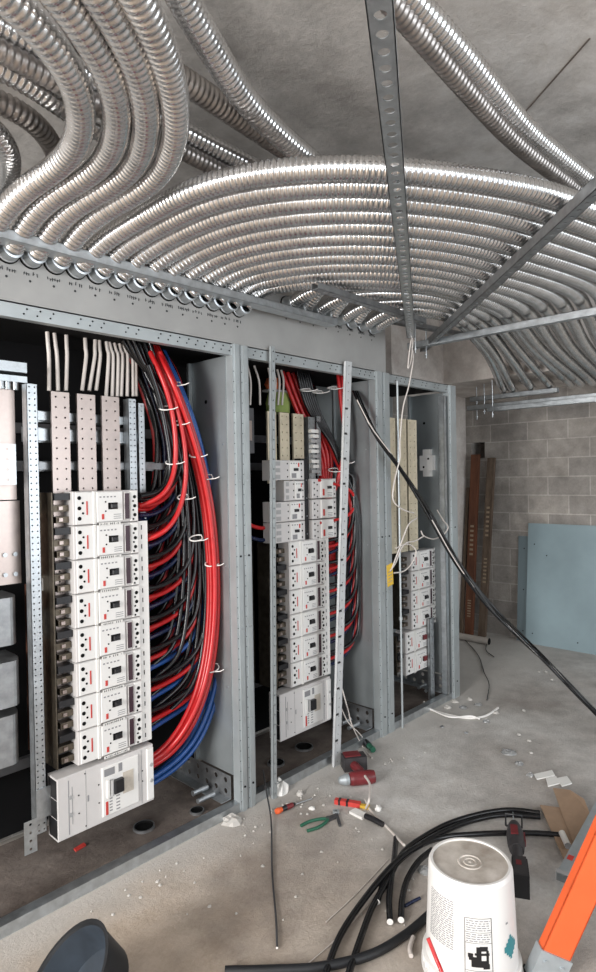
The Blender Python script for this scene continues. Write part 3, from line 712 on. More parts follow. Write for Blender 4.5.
# knock-out sleeves in the cabinet floors
def sleeve(px, py, r, label):
    c = at(px, py, Z=.012); b = MB().lathe(c, (0, 0, 1), [(0, .0015), (r*.86, .0015, 'hole'), (r*.86, .012, 'hole'), (r, .012, 'zinc_dark'), (r, 0, 'zinc_dark')], 'hole', 24)
    tag(b.build('conduit_sleeve'), label, 'conduit sleeve')
sleeve(144, 828, .05, 'open dark conduit sleeve in the floor of the nearest cabinet')
sleeve(197, 812, .035, 'small ring sleeve near the foot of the first post')
sleeve(304, 748, .055, 'dark conduit sleeve in the floor below the middle main breaker')
sleeve(276, 764, .05, 'dim conduit sleeve at the left of the middle cabinet floor')

# ================================================================ CABLES
def cable(pts, r, m, label, group=None, name='power_cable', n=8, sub=8, capm=None):
    cs = smooth(cat_rom(pts, sub), .02, 12) if name == 'power_cable' else cat_rom(pts, sub)
    return tag(MB().tube(cs, r, m, n, True, capm).build(name, None, cs[0]), label, 'cable', group)
cname = {'cred': 'red', 'cblack': 'black', 'cnavy': 'dark blue', 'cblue': 'bright blue'}
def ties(pts_c, rx, rz, label, group):
    a = MB(); c = V(pts_c)
    ring = [c+V((rx*math.cos(t_), rz*math.sin(t_), .012*math.sin(t_*.9+1))) for t_ in [2*PI*k/20 for k in range(21)]]
    a.tube(ring, .0035, 'tie', 5); a.tube([ring[14], ring[14]+V((.02, -.03, .004)), ring[14]+V((.035, -.04, .012))], .0025, 'tie', 5)
    tag(a.build('cable_tie'), label, 'cable tie', group)
# nearest cabinet: branch loops
for k in range(8):
    zc = 1.588-P1*(k+.5)
    xo = 1.765+.022*k
    for j, (dz, m) in enumerate(((.045, 'cblack'), (.0, 'cred'), (-.045, 'cnavy' if k < 5 else 'cblue'))):
        for d in range(3):
            r_ = .0115
            x = xo+.008*j-.038*d+random.uniform(-.010, .010); y = .17+.045*d+.02*j+random.uniform(-.008, .008)
            sag = .10+.02*k
            z = zc+dz-.018*d
            st = 1.60+.018*k+.03*j*.5
            pts = [V((1.52, YB+.035+.02*d, z)), V((1.56, YB+.035+.02*d, z-.004)), V((1.61, y-.01, z-.008-.006*d)), V((1.60+(x-1.60)*.55, y, z+.022)), V((1.60+(x-1.60)*.86, y, z+.085)), V((x, y, z+.20)), V((x+.004, y+.01, z+.34+sag*.5))]
            zt = max(z+.34+sag*.5+.12, 1.95)
            if zt < 2.0 or True:
                for f_ in (.35, .7):
                    zz = pts[-1].z
                    if 2.02-(zc+.34+sag) > .15: pts.append(V((x+(st-x)*.28*(f_ if f_ < .5 else 1.0), y+.03, (zc+.34+sag)+(2.0-(zc+.34+sag))*f_)))
            pts += [V((st+(x-st)*.45, y+.06, 2.12)), V((st, y+.09, 2.27))]
            cable(pts, r_, m, f'{cname[m]} cable {("front", "middle", "rear")[d]} of three looping into the {n1[k].split(",")[0] if k < 7 else "eighth"} near breaker'.replace(' from the top', ' from top'), 'branch cable loops in the nearest cabinet')
# outer runs into the main breaker
red_px = [(162, 344), (173, 380), (189, 420), (203, 465), (213, 515), (218, 580), (216, 640), (207, 690), (190, 730), (170, 755), (148, 768)]
blu_px = [(172, 352), (186, 400), (202, 450), (216, 520), (224, 590), (224, 650), (216, 700), (199, 742), (176, 768), (148, 786)]
for j in range(4):
    off = [(0, 0, 0), (-6.5, 1, .006), (-3.2, -3, -.022), (-9, -4, .03)][j]
    pts = [at(x+off[0]*(1 if i > 1 else .8), y+off[1], Y=.115+off[2] if 0 < i < 9 else .155+off[2]*.3) for i, (x, y) in enumerate(red_px)]
    pts[0].z = 2.262; pts[0].y = .2
    cable(pts, .0125, 'cred', ('outermost', 'second', 'front', 'innermost')[j]+' thick red cable of the outer bundle running down to the near main breaker', 'outer red cables in the nearest cabinet', sub=10)
for j in range(4):
    off = [(0, 0, 0), (-6, 3, .02), (-3.2, -4, -.015), (-10, -2, .04)][j]
    pts = [at(x+off[0], y+off[1], Y=.185+off[2]) for i, (x, y) in enumerate(blu_px)]
    pts[0].z = 2.262; pts[0].y = .26
    cable(pts, .0125, 'cblue', ('outermost', 'second', 'front', 'innermost')[j]+' thick bright blue cable of the outer bundle running down to the near main breaker', 'outer blue cables in the nearest cabinet', sub=10)
for j in range(6):
    pts = [at(x-12-5.5*j, y-8-8*j if 1 < i < 9 else y-4*j, Y=.16+.02*(j % 3)) for i, (x, y) in enumerate(red_px[:-3])] + [at(165-2*j, 715-14*j, Y=.19), at(146, 728-14*j, Y=.19)]
    pts[0].z = 2.262
    cable(pts, .0105, 'cblack', ordinal(j)+' black cable inward of the outer red bundle in the nearest cabinet', 'black cables inside the red bundle', sub=8)
# inner bright red loop near top
for j, (px_, lb) in enumerate((([(150, 352), (163, 380), (172, 410), (176, 445), (174, 475), (163, 497), (140, 506)], 'innermost bright red cable loop beside the top near breaker'),
                 ([(160, 352), (176, 405), (184, 440), (186, 480), (178, 515), (162, 535), (142, 541)], 'second bright red cable loop beside the top near breaker'))):
    cable([at(x, y, Y=.10) if 0 < i < 6 else at(x, y, Y=.16) for i, (x, y) in enumerate(px_)], .0115, 'cred', lb, sub=10)
cable([at(x, y, Y=.13) for x, y in [(148, 365), (160, 400), (166, 430), (170, 455), (171, 478), (162, 492), (140, 496)]], .013, 'cblack', 'thick black cable loop innermost beside the top near breaker')
for i, (px_, py_, rx) in enumerate(((176, 384, .028), (165, 408, .03), (177, 423, .026), (172, 462, .035), (183, 497, .03), (195, 455, .03), (207, 477, .035), (196, 538, .04), (212, 563, .045), (212, 668, .045))):
    c = at(px_, py_, Y=.125); ties(c, rx*.85, .025, 'white nylon tie, '+ordinal(i)+' from the top round the near cabinet cables', 'cable ties in the nearest cabinet')
# middle cabinet cables
for k in range(6):
    zc = 1.272-P2*(k+.5)
    for j, (dz, m) in enumerate(((.04, 'cblack'), (0, 'cred'), (-.04, 'cnavy'))):
        x = 3.035+.008*k+.012*j; y = .12+.03*j; z = zc+dz
        st = 2.72+.035*j+.02*k
        pts = [V((2.79, .17, z)), V((2.83, .17, z)), V((2.83+(x-2.83)*.6, y, z+.02)), V((x-.02, y, z+.09)), V((x, y, z+.22)), V((x, y, z+.42))]
        if z+.42 < 1.30: pts.append(V((x+.01, y, 1.40)))
        pts += [V((x-.05, y+.03, 1.64)), V((x-.13, y+.07, 1.84)), V((st, y+.1, 2.05)), V((st-.05, y+.12, 2.262))]
        cable(pts, .0105, m, f'{cname[m]} cable looping into the {n2[k]} lower breaker of the middle cabinet', 'branch cables in the middle cabinet')
for j in range(5):
    x = 2.60+.045*j
    cable([V((x, .3, 2.262)), V((x+.05, .27, 2.1)), V((x+.13, .25, 1.93)), V((x+.22-.01*j, .23, 1.75)), V((x+.28-.03*j, .24, 1.55)), V((2.95+.01*j, .26, 1.3)), V((2.97+.01*j, .27, 1.0))], .013, 'cred', ordinal(j)+' red riser slanting down behind the leaning strip', 'red risers in the middle cabinet')
for j in range(2):
    cable([V((2.95+.03*j, .16, 2.262)), V((2.955+.03*j, .14, 2.05)), V((2.96+.02*j, .12, 1.85)), V((2.93+.02*j, .13, 1.7)), V((2.90, .16, 1.55))], .0115, 'cred', ('left', 'right')[j]+' bright red drop right of the leaning strip at the top of the middle cabinet', 'red drops beside the leaning strip')
cable([at(x, y, Y=.12) for x, y in [(318, 480), (345, 487), (355, 494), (355, 508), (347, 517), (320, 523)]], .009, 'cred', 'red cable loop at mid height right of the leaning strip')
for m, yy, lb in (('cred', 527, 'red'), ('cnavy', 539, 'dark blue')):
    cable([at(x, y+yy-527, Y=.2) for x, y in [(248, 524), (258, 529), (268, 529), (276, 522)]], .011, m, f'short {lb} cable end at the left of the lower middle breakers')
for i, (px_, py_) in enumerate(((306, 390), (318, 392), (333, 388), (343, 462), (334, 470), (358, 563))):
    ties(at(px_, py_, Y=.17), .035, .035, 'white nylon tie, '+ordinal(i)+' from the top round the middle cabinet cables', 'cable ties in the middle cabinet')
# white control wires
for i, (a, b_) in enumerate(((47, 49), (54, 58), (66, 66), (85, 82), (95, 89), (99, 96), (106, 106), (109, 112), (114, 117), (119, 121), (123, 127), (127, 133), (130, 136))):
    t0 = at(a, 325 if i < 3 else 335, Y=.27); t0.z = 2.262
    e = at(b_, 386 if i < 6 else 392, Y=.27); mdl = at((a+b_)/2+(2.5 if i > 2 else 1), 358, Y=.27)
    cable([t0, t0.lerp(mdl, .5), mdl, e+V((0, 0, -.02))], .0085, 'cwhite', ordinal(i)+' from the left of the white wires dropping to the near bus bars', 'white wires above the near bus bars', 'white_wire')
for i, (a, b_) in enumerate(((247, 250), (254, 260), (268, 269), (273, 274), (277, 278), (281, 282))):
    t0 = at(a, 362, Y=.27); t0.z = 2.262; e = at(b_, 405, Y=.27)
    cable([t0, at((a+b_)/2+2, 382, Y=.27), e], .0065, 'cwhite', ordinal(i)+' from the left of the white wires at the top of the middle cabinet', 'white wires in the middle cabinet', 'white_wire')

# heavy black cables draped out of the middle cabinet
base = [(355, 392, .10), (362, 408, .0), (376, 436, -.06), (404, 474, -.10), (430, 515, -.16), (458, 563, -.26), (490, 607, -.40), (520, 637, -.56), (550, 665, -.74), (590, 707, -.95), (640, 755, -1.15)]
for j in range(5):
    o1 = [(-1.2, 2), (2, -1), (0, 0), (3, 2.5), (-2, -1.5)][j]
    pts = []
    for i, (x, y, Y) in enumerate(base):
        ph = i*1.1+j*1.3; s_ = .6+.14*i
        pts.append(at(x+o1[0]*.6+math.sin(ph)*1.1*s_, y+o1[1]*.75+math.cos(ph)*.9*s_, Y=Y+.02*math.sin(ph)))
    cable(pts, .0075, 'cblack', ordinal(j)+' black cable of the twisted bundle draped from the middle cabinet to the right', 'draped black cable bundle', sub=10)
for px_, lb in (([(357, 400), (372, 428), (392, 455), (404, 474), (418, 492)], 'thin grey wire running with the upper black cable bundle'),
                ([(432, 520), (460, 568), (494, 612), (505, 618)], 'thin grey wire trailing along the middle of the black cable bundle')):
    cable([at(x, y, Y=-.10-.15*(px_[0][0] > 400)*(1+i*.4)) for i, (x, y) in enumerate(px_)], .0035, 'cwhite', lb, None, 'thin_wire', 6)
# hanging pale tie wires
for px_, lb in (
    ([(405, 300), (406, 310), (413, 319), (417, 309), (418, 298)], 'looped pale wire end knotted on the overhead strut'),
    ([(413, 319), (412, 345), (413, 360), (409, 385), (403, 408), (400, 440), (400, 458), (397, 470), (393, 490), (394, 502), (404, 510), (414, 513)], 'long pale wire hanging from the overhead strut past the cabinets'),
    ([(411, 340), (409, 355), (408, 368), (411, 360), (413, 340)], 'folded tail of the hanging pale wire'),
    ([(437, 510), (443, 520), (448, 527), (444, 534), (434, 539), (424, 536), (421, 531)], 'curled pale wire over the draped black bundle'),
    ([(424, 536), (415, 541), (406, 543), (400, 551), (396, 562), (390, 571)], 'pale wire tied to the yellow tag'),
    ([(417, 518), (409, 524), (403, 538), (398, 552), (392, 568)], 'straight pale wire rising from the yellow tag'),
    ([(396, 548), (408, 544), (416, 551), (412, 563), (404, 571), (394, 573)], 'looped pale wire beside the yellow tag')):
    cable([at(x, y, Y=-.14 if y < 470 else -.13) for x, y in px_], .0045, 'cwhite', lb, None, 'tie_wire', 6)
p = at(391, 574, Y=-.13)
tg = MB().obox(p+V((-.035, 0, -.075)), (.06, 0, .012), (0, .002, 0), (-.008, 0, .13), 'yellow')
for k in range(4): tg.obox(p+V((-.028, -.0006, -.05+.02*k)), (.04, 0, .008), (0, .001, 0), (0, 0, .004), 'mark')
tag(tg.build('warning_tag'), 'yellow card tag hanging on pale wire by the third post', 'tag')
# white ground-level cords by the middle cabinet
cable([at(342, 688, Y=.02), at(348, 710, Y=-.01), at(352, 725, Y=-.03), at(362, 745, Z=.01), at(372, 758, Z=.006)], .004, 'cwhite', 'thin white wire trailing from the middle cabinet to the floor', None, 'thin_wire', 6)
cable([at(340, 705, Y=.1), at(348, 722, Y=.08), at(358, 732, Y=.03), at(366, 741, Z=.01)], .003, 'cwhite', 'second thin wire beside the foot of the leaning strip', None, 'thin_wire', 6)
cable([at(424, 702, Z=.03), at(428, 708, Z=.01), at(445, 714, Z=.008), at(468, 718, Z=.008), at(485, 716, Z=.008), at(498, 708, Z=.012)], .008, 'tie', 'white cable curved on the floor by the end post', None, 'white_cable', 8)
cable([at(430, 709, Z=.012), at(450, 717, Z=.02), at(470, 716, Z=.02), at(480, 719, Z=.01)], .006, 'tie', 'second white cable lying with the curved one by the end post', None, 'white_cable', 8)
cable([at(263, 770, Z=.10), at(266, 790, Z=.05), at(271, 820, Z=.012), at(272, 870, Z=.008), at(276, 920, Z=.008), at(277, 948, Z=.008)], .0045, 'darksteel', 'long thin dark rod lying on the floor before the first posts', None, 'wire_rod', 6, capm='tie')
# floor cables
fl = [
 ([(540, 813, .02), (510, 810, .02), (480, 814, .02), (450, 823, .02), (425, 836, .03), (404, 852, .04), (388, 880, .03), (372, 908, .02), (360, 940, .02), (345, 985, .02)], 'outer long black cable on the floor curving round behind the bucket'),
 ([(540, 817, .02), (505, 815, .02), (475, 820, .02), (445, 831, .03), (418, 846, .045), (398, 862, .04), (385, 880, .03), (377, 902, .02)], 'inner black cable curving behind the bucket to a cut end'),
 ([(560, 835, .02), (530, 833, .02), (480, 834, .02), (440, 838, .03), (412, 850, .05), (390, 868, .05), (360, 905, .03), (338, 940, .02), (322, 985, .02)], 'lower black cable crossing behind the bucket towards the bottom edge'),
 ([(432, 850, .03), (418, 862, .03), (407, 880, .02), (402, 900, .016), (401, 920, .016)], 'short black cable ending upright of the others beside the bucket'),
 ([(396, 838, .016), (394, 860, .03), (391, 880, .03), (389, 900, .016), (390, 922, .016)], 'short black cable offcut in the middle of the floor tangle'),
 ([(480, 870, .02), (455, 890, .02), (432, 912, .02), (405, 935, .018), (370, 955, .018), (320, 967, .018), (270, 970, .018), (225, 971, .018)], 'thick blue-black cable sweeping left from under the bucket')]
for i, (q, lb) in enumerate(fl):
    cable([at(x, y, Z=z) for x, y, z in q], .012 if i < 5 else .015, 'cblack' if i < 5 else 'rubber', lb, None, 'floor_cable', 10, capm='tie')
cable([at(365, 800, Z=.01), at(372, 812, Z=.006), at(390, 830, Z=.006), at(404, 845, Z=.05)], .006, 'cwhite', 'pale wire running from the drill to the cable tangle', None, 'white_wire')
cable([at(388, 860, Z=.004), at(355, 895, Z=.004), at(326, 922, Z=.004)], .0025, 'cwhite', 'upper of two thin pale strings left of the cable tangle', None, 'string', 5)
cable([at(368, 905, Z=.004), at(335, 940, Z=.004), at(305, 966, Z=.004)], .0025, 'cwhite', 'lower of two thin pale strings left of the cable tangle', None, 'string', 5)
cable([at(413, 937, Z=.01), at(410, 948, Z=.01), at(411, 956, Z=.01)], .008, 'cwhite', 'short white cable stub left of the bucket', None, 'cable_stub')
cable([at(405, 906, Z=.008), at(412, 902, Z=.008), at(420, 898, Z=.008)], .006, 'cnavy', 'tiny dark blue cable offcut left of the bucket', None, 'cable_stub')
cable([at(465, 640, Z=.01), at(478, 655, Z=.008), at(484, 672, Z=.008), at(489, 684, Z=.012), at(487, 700, Z=.008)], .004, 'cblack', 'thin dark wire curled on the floor beyond the end post', None, 'thin_wire', 6)
cable([at(488, 640, Z=.01), at(486, 650, Z=.01), at(494, 657, Z=.01)], .004, 'cblack', 'short dark wire near the white pipe', None, 'thin_wire', 6)
cable([at(520, 975, Z=.03), at(510, 945, Z=.02), at(503, 915, Z=.02)], .010, 'cblack', 'black cable on the floor between bucket and ladder foot', None, 'floor_cable')

# ================================================================ FLOOR THINGS
# bucket, upside down
bc = (at(470, 860, Z=.37)); bc.z = 0
t = thing('plastic_bucket', 'upturned white plastic bucket with dusty base and printed labels', 'bucket', bc)
H = .37; r0, r1 = .149, .131
prof = [(r0, 0), (r0+.002, .02), (r0+.012, .022), (r0+.012, .034), (r0+.001, .036), (r0-.002, .06), (r0+.008, .062), (r0+.008, .07), (r0-.003, .072), (r1+.002, H-.012), (r1-.004, H), (r1-.012, H), (r1-.012, H-.006)]
b = MB().lathe(bc, (0, 0, 1), prof, 'bucket', 64)
for k in range(36):
    a = 2*PI*k/36; b.obox(bc+V((math.cos(a)*(r0-.002), math.sin(a)*(r0-.002), .036)), V((math.cos(a), math.sin(a), 0))*.010, V((-math.sin(a), math.cos(a), 0))*.003, (0, 0, .026), 'bucket')
b.build('bucket_shell', t)
MB().lathe(bc, (0, 0, 1), [(r1-.012, H-.006), (.040, H-.007), (.038, H-.004), (.034, H-.004), (.032, H-.007), (.022, H-.007), (.021, H-.004), (.017, H-.004), (.016, H-.007), (.006, H-.006), (0, H-.003)], 'bucketbase', 48).build('bucket_base', t)
cdv = (CAM-bc); fa = math.atan2(cdv.y, cdv.x)
def on_bucket(mb, a0, a1, z0, z1, m, eps=.0008, n=6):
    """patch wrapped on the bucket wall; angles in degrees to the left/right of the side that faces the room"""
    vs = []; fs = []
    for i in range(n+1):
        a = fa+math.radians(a0+(a1-a0)*i/n)
        for z in (z0, z1):
            r = r0-.003+(r1+.002-(r0-.003))*(z-.072)/(H-.012-.072)+eps
            vs.append(bc+V((math.cos(a)*r, math.sin(a)*r, z)))
    for i in range(n): fs.append((2*i, 2*i+2, 2*i+3, 2*i+1))
    mb.add(vs, fs, m, True)
lab = MB()
def txt(a0, a1, z0, z1, rows):
    for k in range(rows):
        zc = z1-(z1-z0)*(k+.5)/rows; a = a0
        while a < a1-1:
            w = random.uniform(2, 6); w = min(w, a1-a); on_bucket(lab, a, a+w, zc-.0015, zc+.0015, 'mark', .0010, 2); a += w+random.uniform(.8, 2)
txt(-62, -22, .16, .31, 22)
lab.build('instruction_print', t)
lab = MB()
bx0, bx1, bz0, bz1 = -8, 26, .095, .275
for (a0, a1, z0, z1) in ((bx0, bx1, bz0, bz0+.0015), (bx0, bx1, bz1-.0015, bz1), (bx0, bx0+.7, bz0, bz1), (bx1-.7, bx1, bz0, bz1), (bx0, bx1, .232, .2332), (bx0, bx1, .200, .2012), (bx0, bx1, .118, .119)): on_bucket(lab, a0, a1, z0, z1, 'black', .001)
txt(bx0+2, bx1-2, .236, .270, 5); txt(bx0+2, bx1-2, .203, .230, 4); txt(bx0+2, bx1-2, .098, .116, 2)
for (a0, a1, z0, z1) in ((0, 20, .13, .15), (-3, 8, .15, .16), (4, 22, .165, .172), (6, 12, .15, .19), (14, 22, .125, .14), (-4, 2, .158, .17), (10, 20, .178, .192), (18, 21, .14, .18)): on_bucket(lab, a0, a1, z0, z1, 'black', .0012)
lab.build('pictogram_panel', t)
lab = MB(); 
for k in range(8):
    hw = 14*(1-abs(k-3.5)/4); on_bucket(lab, 56-hw, 56+hw, .13+.009*k, .139+.009*k, 'teal', .001)
on_bucket(lab, 48, 52, .24, .246, 'mark', .001)
lab.build('teal_diamond', t)
cable([at(428, 938, Z=.27), at(436, 958, Z=.23), at(446, 985, Z=.18), at(466, 1060, Z=0)], .006, 'cred', 'pink-red marker stick leaning on the bucket rim', None, 'marker_stick', 8)['category'] = 'stick'

# ladder
t = thing('step_ladder', 'orange fibreglass step ladder leg with grey foot at the right edge', 'ladder', at(548, 968, Z=0))
a0 = at(542, 988, Z=0.0)
top = at(648, 753, Z=.75)
e = (top-a0).normalized(); sd = e.cross(V(F)).normalized(); nn = sd.cross(e)
Lr = (top-a0).length*1.6; w = .094
if nn.dot(CAM-a0) > 0: nn = -nn
r_ = MB().obox(a0+e*.10-sd*w/2, e*Lr, sd*w, nn*.004, 'orange').obox(a0+e*.10-sd*w/2, e*Lr, sd*.004, nn*.035, 'orange').obox(a0+e*.10+sd*(w/2-.004), e*Lr, sd*.004, nn*.035, 'orange')
r_.build('side_rail', t)
ft = MB().obox(a0+e*.015-sd*(w/2+.006)-nn*.006, e*.10, sd*(w+.012), nn*.045, 'alum').obox(a0+e*.0-sd*(w/2)-nn*.003, e*.015, sd*w, nn*.06, 'rubber')
for k in (-1, 1):
    for j in (.04, .085): ft.cyl(a0+e*j+sd*k*.028-nn*.006, a0+e*j+sd*k*.028-nn*.010, .007, 'alum', 10)
ft.build('foot', t)
# grey level / rear rail lying beside it
q0, q1 = at(562, 882, Z=.03), at(616, 780, Z=.10)
e2 = (q1-q0).normalized(); s2 = e2.cross(V((0, 0, 1))).normalized()
lv = MB().obox(q0-s2*.02, e2*.7, s2*.04, V((0, 0, .03)), 'alum').obox(q0-s2*.024, e2*.02, s2*.048, V((0, 0, .034)), 'grey').obox(q0+e2*.10-s2*.012, e2*.03, s2*.022, V((0, 0, .0312)), 'red').obox(q0+e2*.08-s2*.021, e2*.06, s2*.002, V((0, 0, .028)), 'red')
tag(lv.build('aluminium_rail'), 'grey aluminium rail with small red label lying behind the ladder leg', 'rail')
# cardboard
def floorpoly(name, px_, h, m, label, cat, group=None, z=0, origin=None):
    b = MB().prism([at(x, y, Z=z) for x, y in px_], (0, 0, h), m); return tag(b.build(name), label, cat, group)
cardb = floorpoly('cardboard_flap', [(540, 806), (563, 809), (582, 840), (575, 862), (566, 865)], .006, 'card', 'brown cardboard piece nearer the saw with faint print', 'cardboard', z=.012)
cb2 = MB().prism([at(553, 789, Z=.02), at(570, 791, Z=.05), at(584, 800, Z=.09), at(590, 815, Z=.08), at(575, 850, Z=.03)], (0, 0, .006), 'card')
tag(cb2.build('cardboard_flap'), 'second brown cardboard piece farther right, slightly raised', 'cardboard')
b = MB().cyl(at(562, 833, Z=.035), at(568, 846, Z=.035), .014, 'white', 14, capm='mark'); tag(b.build('tape_roll'), 'small white roll resting on the cardboard', 'roll')
for i, q in enumerate(([(534, 775), (552, 771), (555, 776), (537, 780)], [(546, 779), (556, 777), (560, 784), (548, 787)], [(557, 779), (567, 777), (572, 784), (562, 787)])):
    b = MB().prism([at(x, y, Z=.004) for x, y in q], (0, 0, .006), 'white'); tag(b.build('paper_scrap'), ('left', 'middle', 'right')[i]+' of three white paper scraps beside the cardboard', 'paper scrap', 'white scraps by the cardboard')
# tools
def toolframe(pa, pb):
    A, B = at(*pa, Z=0), at(*pb, Z=0); e = (B-A).normalized(); return A, B, e, V((0, 0, 1)).cross(e)
def P(A, e, s, u, v, w): return A+e*u+s*v+V((0, 0, w))
# cordless drill lying on its side
A, B, e, s = toolframe((352, 768), (372, 800)); L = (B-A).length
t = thing('cordless_drill', 'red and black cordless drill lying by the foot of the leaning strip', 'drill', A)
b = MB().obox(P(A, e, s, -.03, -.055, .0), e*.075, s*.13, V((0, 0, .075)), 'toolgrey').obox(P(A, e, s, -.034, -.045, .072), e*.06, s*.09, V((0, 0, .008)), 'toolred'); b.build('battery', t)
b = MB().tube([P(A, e, s, .04, 0, .035), P(A, e, s, .10, .01, .035), P(A, e, s, .17, .015, .035)], .024, 'toolred', 12); b.build('grip', t)
b = MB().lathe(P(A, e, s, .195, -.075, .038), s, [(0, 0), (.030, .004), (.036, .02), (.036, .12), (.032, .14), (0, .145)], 'toolred', 20); b.build('motor_housing', t)
b = MB().lathe(P(A, e, s, .195, -.075, .038), -s, [(0, 0), (.028, .0), (.028, .02), (.018, .05), (.010, .055), (0, .056)], 'alum', 20); b.build('chuck', t)
b = MB().obox(P(A, e, s, .13, -.012, .025), e*.03, s*-.02, V((0, 0, .018)), 'black'); b.build('trigger', t)
cable([at(365, 776, Z=.07), at(370, 785, Z=.075), at(369, 800, Z=.07), at(366, 808, Z=.01)], .006, 'cwhite', 'pale wire piece lying across the drill', None, 'white_wire')
# reciprocating saw with battery
A, B, e, s = toolframe((514, 832), (521, 900)); L = (B-A).length
t = thing('reciprocating_saw', 'dark grey and red cordless saw lying behind the bucket', 'saw', A)
b = MB().lathe(P(A, e, s, .02, 0, .045), e, [(0, 0), (.022, 0), (.030, .03), (.038, .09), (.036, .16), (.030, .20), (0, .205)], 'toolgrey', 18); b.build('gear_housing', t)
b = MB().obox(P(A, e, s, .09, -.020, .078), e*.07, s*.03, V((0, 0, .006)), 'toolred').obox(P(A, e, s, .10, .034, .03), e*.06, s*.006, V((0, 0, .03)), 'toolred'); b.build('red_badge', t)
b = MB().tube([P(A, e, s, -.01, -.035, .02), P(A, e, s, -.01, .035, .02), P(A, e, s, -.01, .035, .075), P(A, e, s, -.01, -.035, .075), P(A, e, s, -.01, -.035, .02)], .005, 'black', 6); b.build('shoe', t)
b = MB().obox(P(A, e, s, -.07, -.002, .04), e*.1, s*.003, V((0, 0, .016)), 'alum'); b.build('blade', t)
b = MB().tube([P(A, e, s, .19, 0, .05), P(A, e, s, .25, .0, .05), P(A, e, s, .31, -.005, .045)], .022, 'toolgrey', 12); b.build('grip', t)
q = at(521, 880, Z=.0)
b = MB().obox(q-s*.035, e*.115, s*.06, V((0, 0, .09)), 'black').obox(q-s*.03+V((0, 0, .09)), e*.115, s*.05, V((0, 0, .008)), 'toolgrey').obox(q-s*.02+e*.03+V((0, 0, .098)), e*.03, s*.02, V((0, 0, .001)), 'toolred'); b.build('battery', t)
# screwdriver orange/black
A, B, e, s = toolframe((276, 815), (305, 803))
t = thing('screwdriver', 'orange and black handled screwdriver on the floor', 'screwdriver', A)
MB().lathe(A+V((0, 0, .016)), e, [(0, 0), (.012, .0), (.015, .012), (.014, .02, 'orange'), (.011, .035), (.014, .06, 'black'), (.012, .10, 'toolred'), (.006, .115, 'black'), (0, .116)], 'orange', 12).build('handle', t)
MB().cyl(A+e*.11+V((0, 0, .014)), A+e*.22+V((0, 0, .008)), .0035, 'zinc', 8).build('shaft', t)
# red and yellow knife / tester
A, B, e, s = toolframe((335, 803), (360, 807))
t = thing('utility_knife', 'red and yellow hand tool lying left of the drill', 'hand tool', A)
MB().obox(A-s*.014, e*.13, s*.028, V((0, 0, .022)), 'red').obox(A+e*.02-s*.015, e*.01, s*.03, V((0, 0, .024)), 'black').obox(A+e*.06-s*.015, e*.01, s*.03, V((0, 0, .024)), 'black').build('body', t)
MB().obox(A+e*.13-s*.012, e*.045, s*.022, V((0, 0, .014)), 'yellow').build('yellow_end', t)
# green pliers
A, B, e, s = toolframe((337, 817), (304, 830))
t = thing('pliers', 'green handled pliers lying open on the floor', 'pliers', A)
MB().obox(A-s*.012, e*.045, s*.024, V((0, 0, .012)), 'darksteel').cyl(A+e*.05, A+e*.05+V((0, 0, .015)), .013, 'darksteel', 12).build('jaw', t)
for sg in (-1, 1):
    MB().tube(cat_rom([A+e*.05+V((0, 0, .008)), A+e*.09+s*sg*.022+V((0, 0, .008)), A+e*.14+s*sg*.032+V((0, 0, .008)), A+e*.19+s*sg*.026+V((0, 0, .008))], 6), .0075, 'green', 8).build('handle', t)
# socket / bolt, knife with white blade cover
A, B, e, s = toolframe((336, 813), (341, 830))
t = thing('wrench', 'small dark steel wrench lying by the pliers jaw', 'wrench', A)
MB().obox(A-s*.007, e*.12, s*.014, V((0, 0, .008)), 'darksteel').build('shank', t); MB().lathe(A, (0, 0, 1), [(.006, 0), (.016, 0), (.016, .012), (.006, .012)], 'alum', 12).build('ring', t)
A, B, e, s = toolframe((352, 812), (384, 828))
t = thing('cable_knife', 'black handled cable knife with white sheath beside the pliers', 'knife', A)
MB().obox(A-s*.02, e*.08, s*.045, V((0, 0, .012)), 'white').build('sheath', t)
MB().tube([A+e*.085+V((0, 0, .014)), A+e*.13+V((0, 0, .016)), A+e*.19+V((0, 0, .014))], .013, 'black', 10).build('handle', t)
A, B, e, s = toolframe((365, 745), (374, 754))
t = thing('connector_fitting', 'dark green and black fitting on the floor by the middle cabinet', 'fitting', A)
MB().cyl(A+V((0, 0, .02)), A+e*.06+V((0, 0, .02)), .02, 'black', 12).build('black_body', t); MB().cyl(A+e*.06+V((0, 0, .02)), A+e*.12+V((0, 0, .02)), .017, 'green', 12).build('green_cap', t)
# crumpled scraps
def scrap(px, py, size, m, label, cat='scrap', group=None, h=.03, name='scrap'):
    c = at(px, py, Z=0); b = MB(); n = 9; rings = []
    for k, (rr, z) in enumerate(((1, .001), (.9, h*.5), (.55, h), (0.05, h*.85))):
        rings += [c+V((math.cos(2*PI*i/n)*size*rr*random.uniform(.65, 1.15), math.sin(2*PI*i/n)*size*rr*random.uniform(.65, 1.15), max(.001, z*random.uniform(.6, 1.2)))) for i in range(n)]
    b.add(rings, [(k*n+i, k*n+(i+1) % n, (k+1)*n+(i+1) % n, (k+1)*n+i) for k in range(3) for i in range(n)]+[tuple(range(3*n, 4*n)), tuple(range(n))[::-1]], m)
    return tag(b.build(name, None, c), label, cat, group)
scrap(279, 791, .055, 'white', 'crumpled white cloth at the foot of the thin upright strip', 'cloth', h=.05, name='crumpled_cloth')
scrap(232, 822, .05, 'chip', 'crumpled grey-white cloth at the foot of the first posts', 'cloth', h=.03, name='crumpled_cloth')
scrap(300, 795, .02, 'chip', 'pale pinkish scrap just right of the screwdriver', 'scrap', h=.02)
scrap(288, 807, .018, 'white', 'small white scrap touching the screwdriver shaft', 'scrap', h=.015)
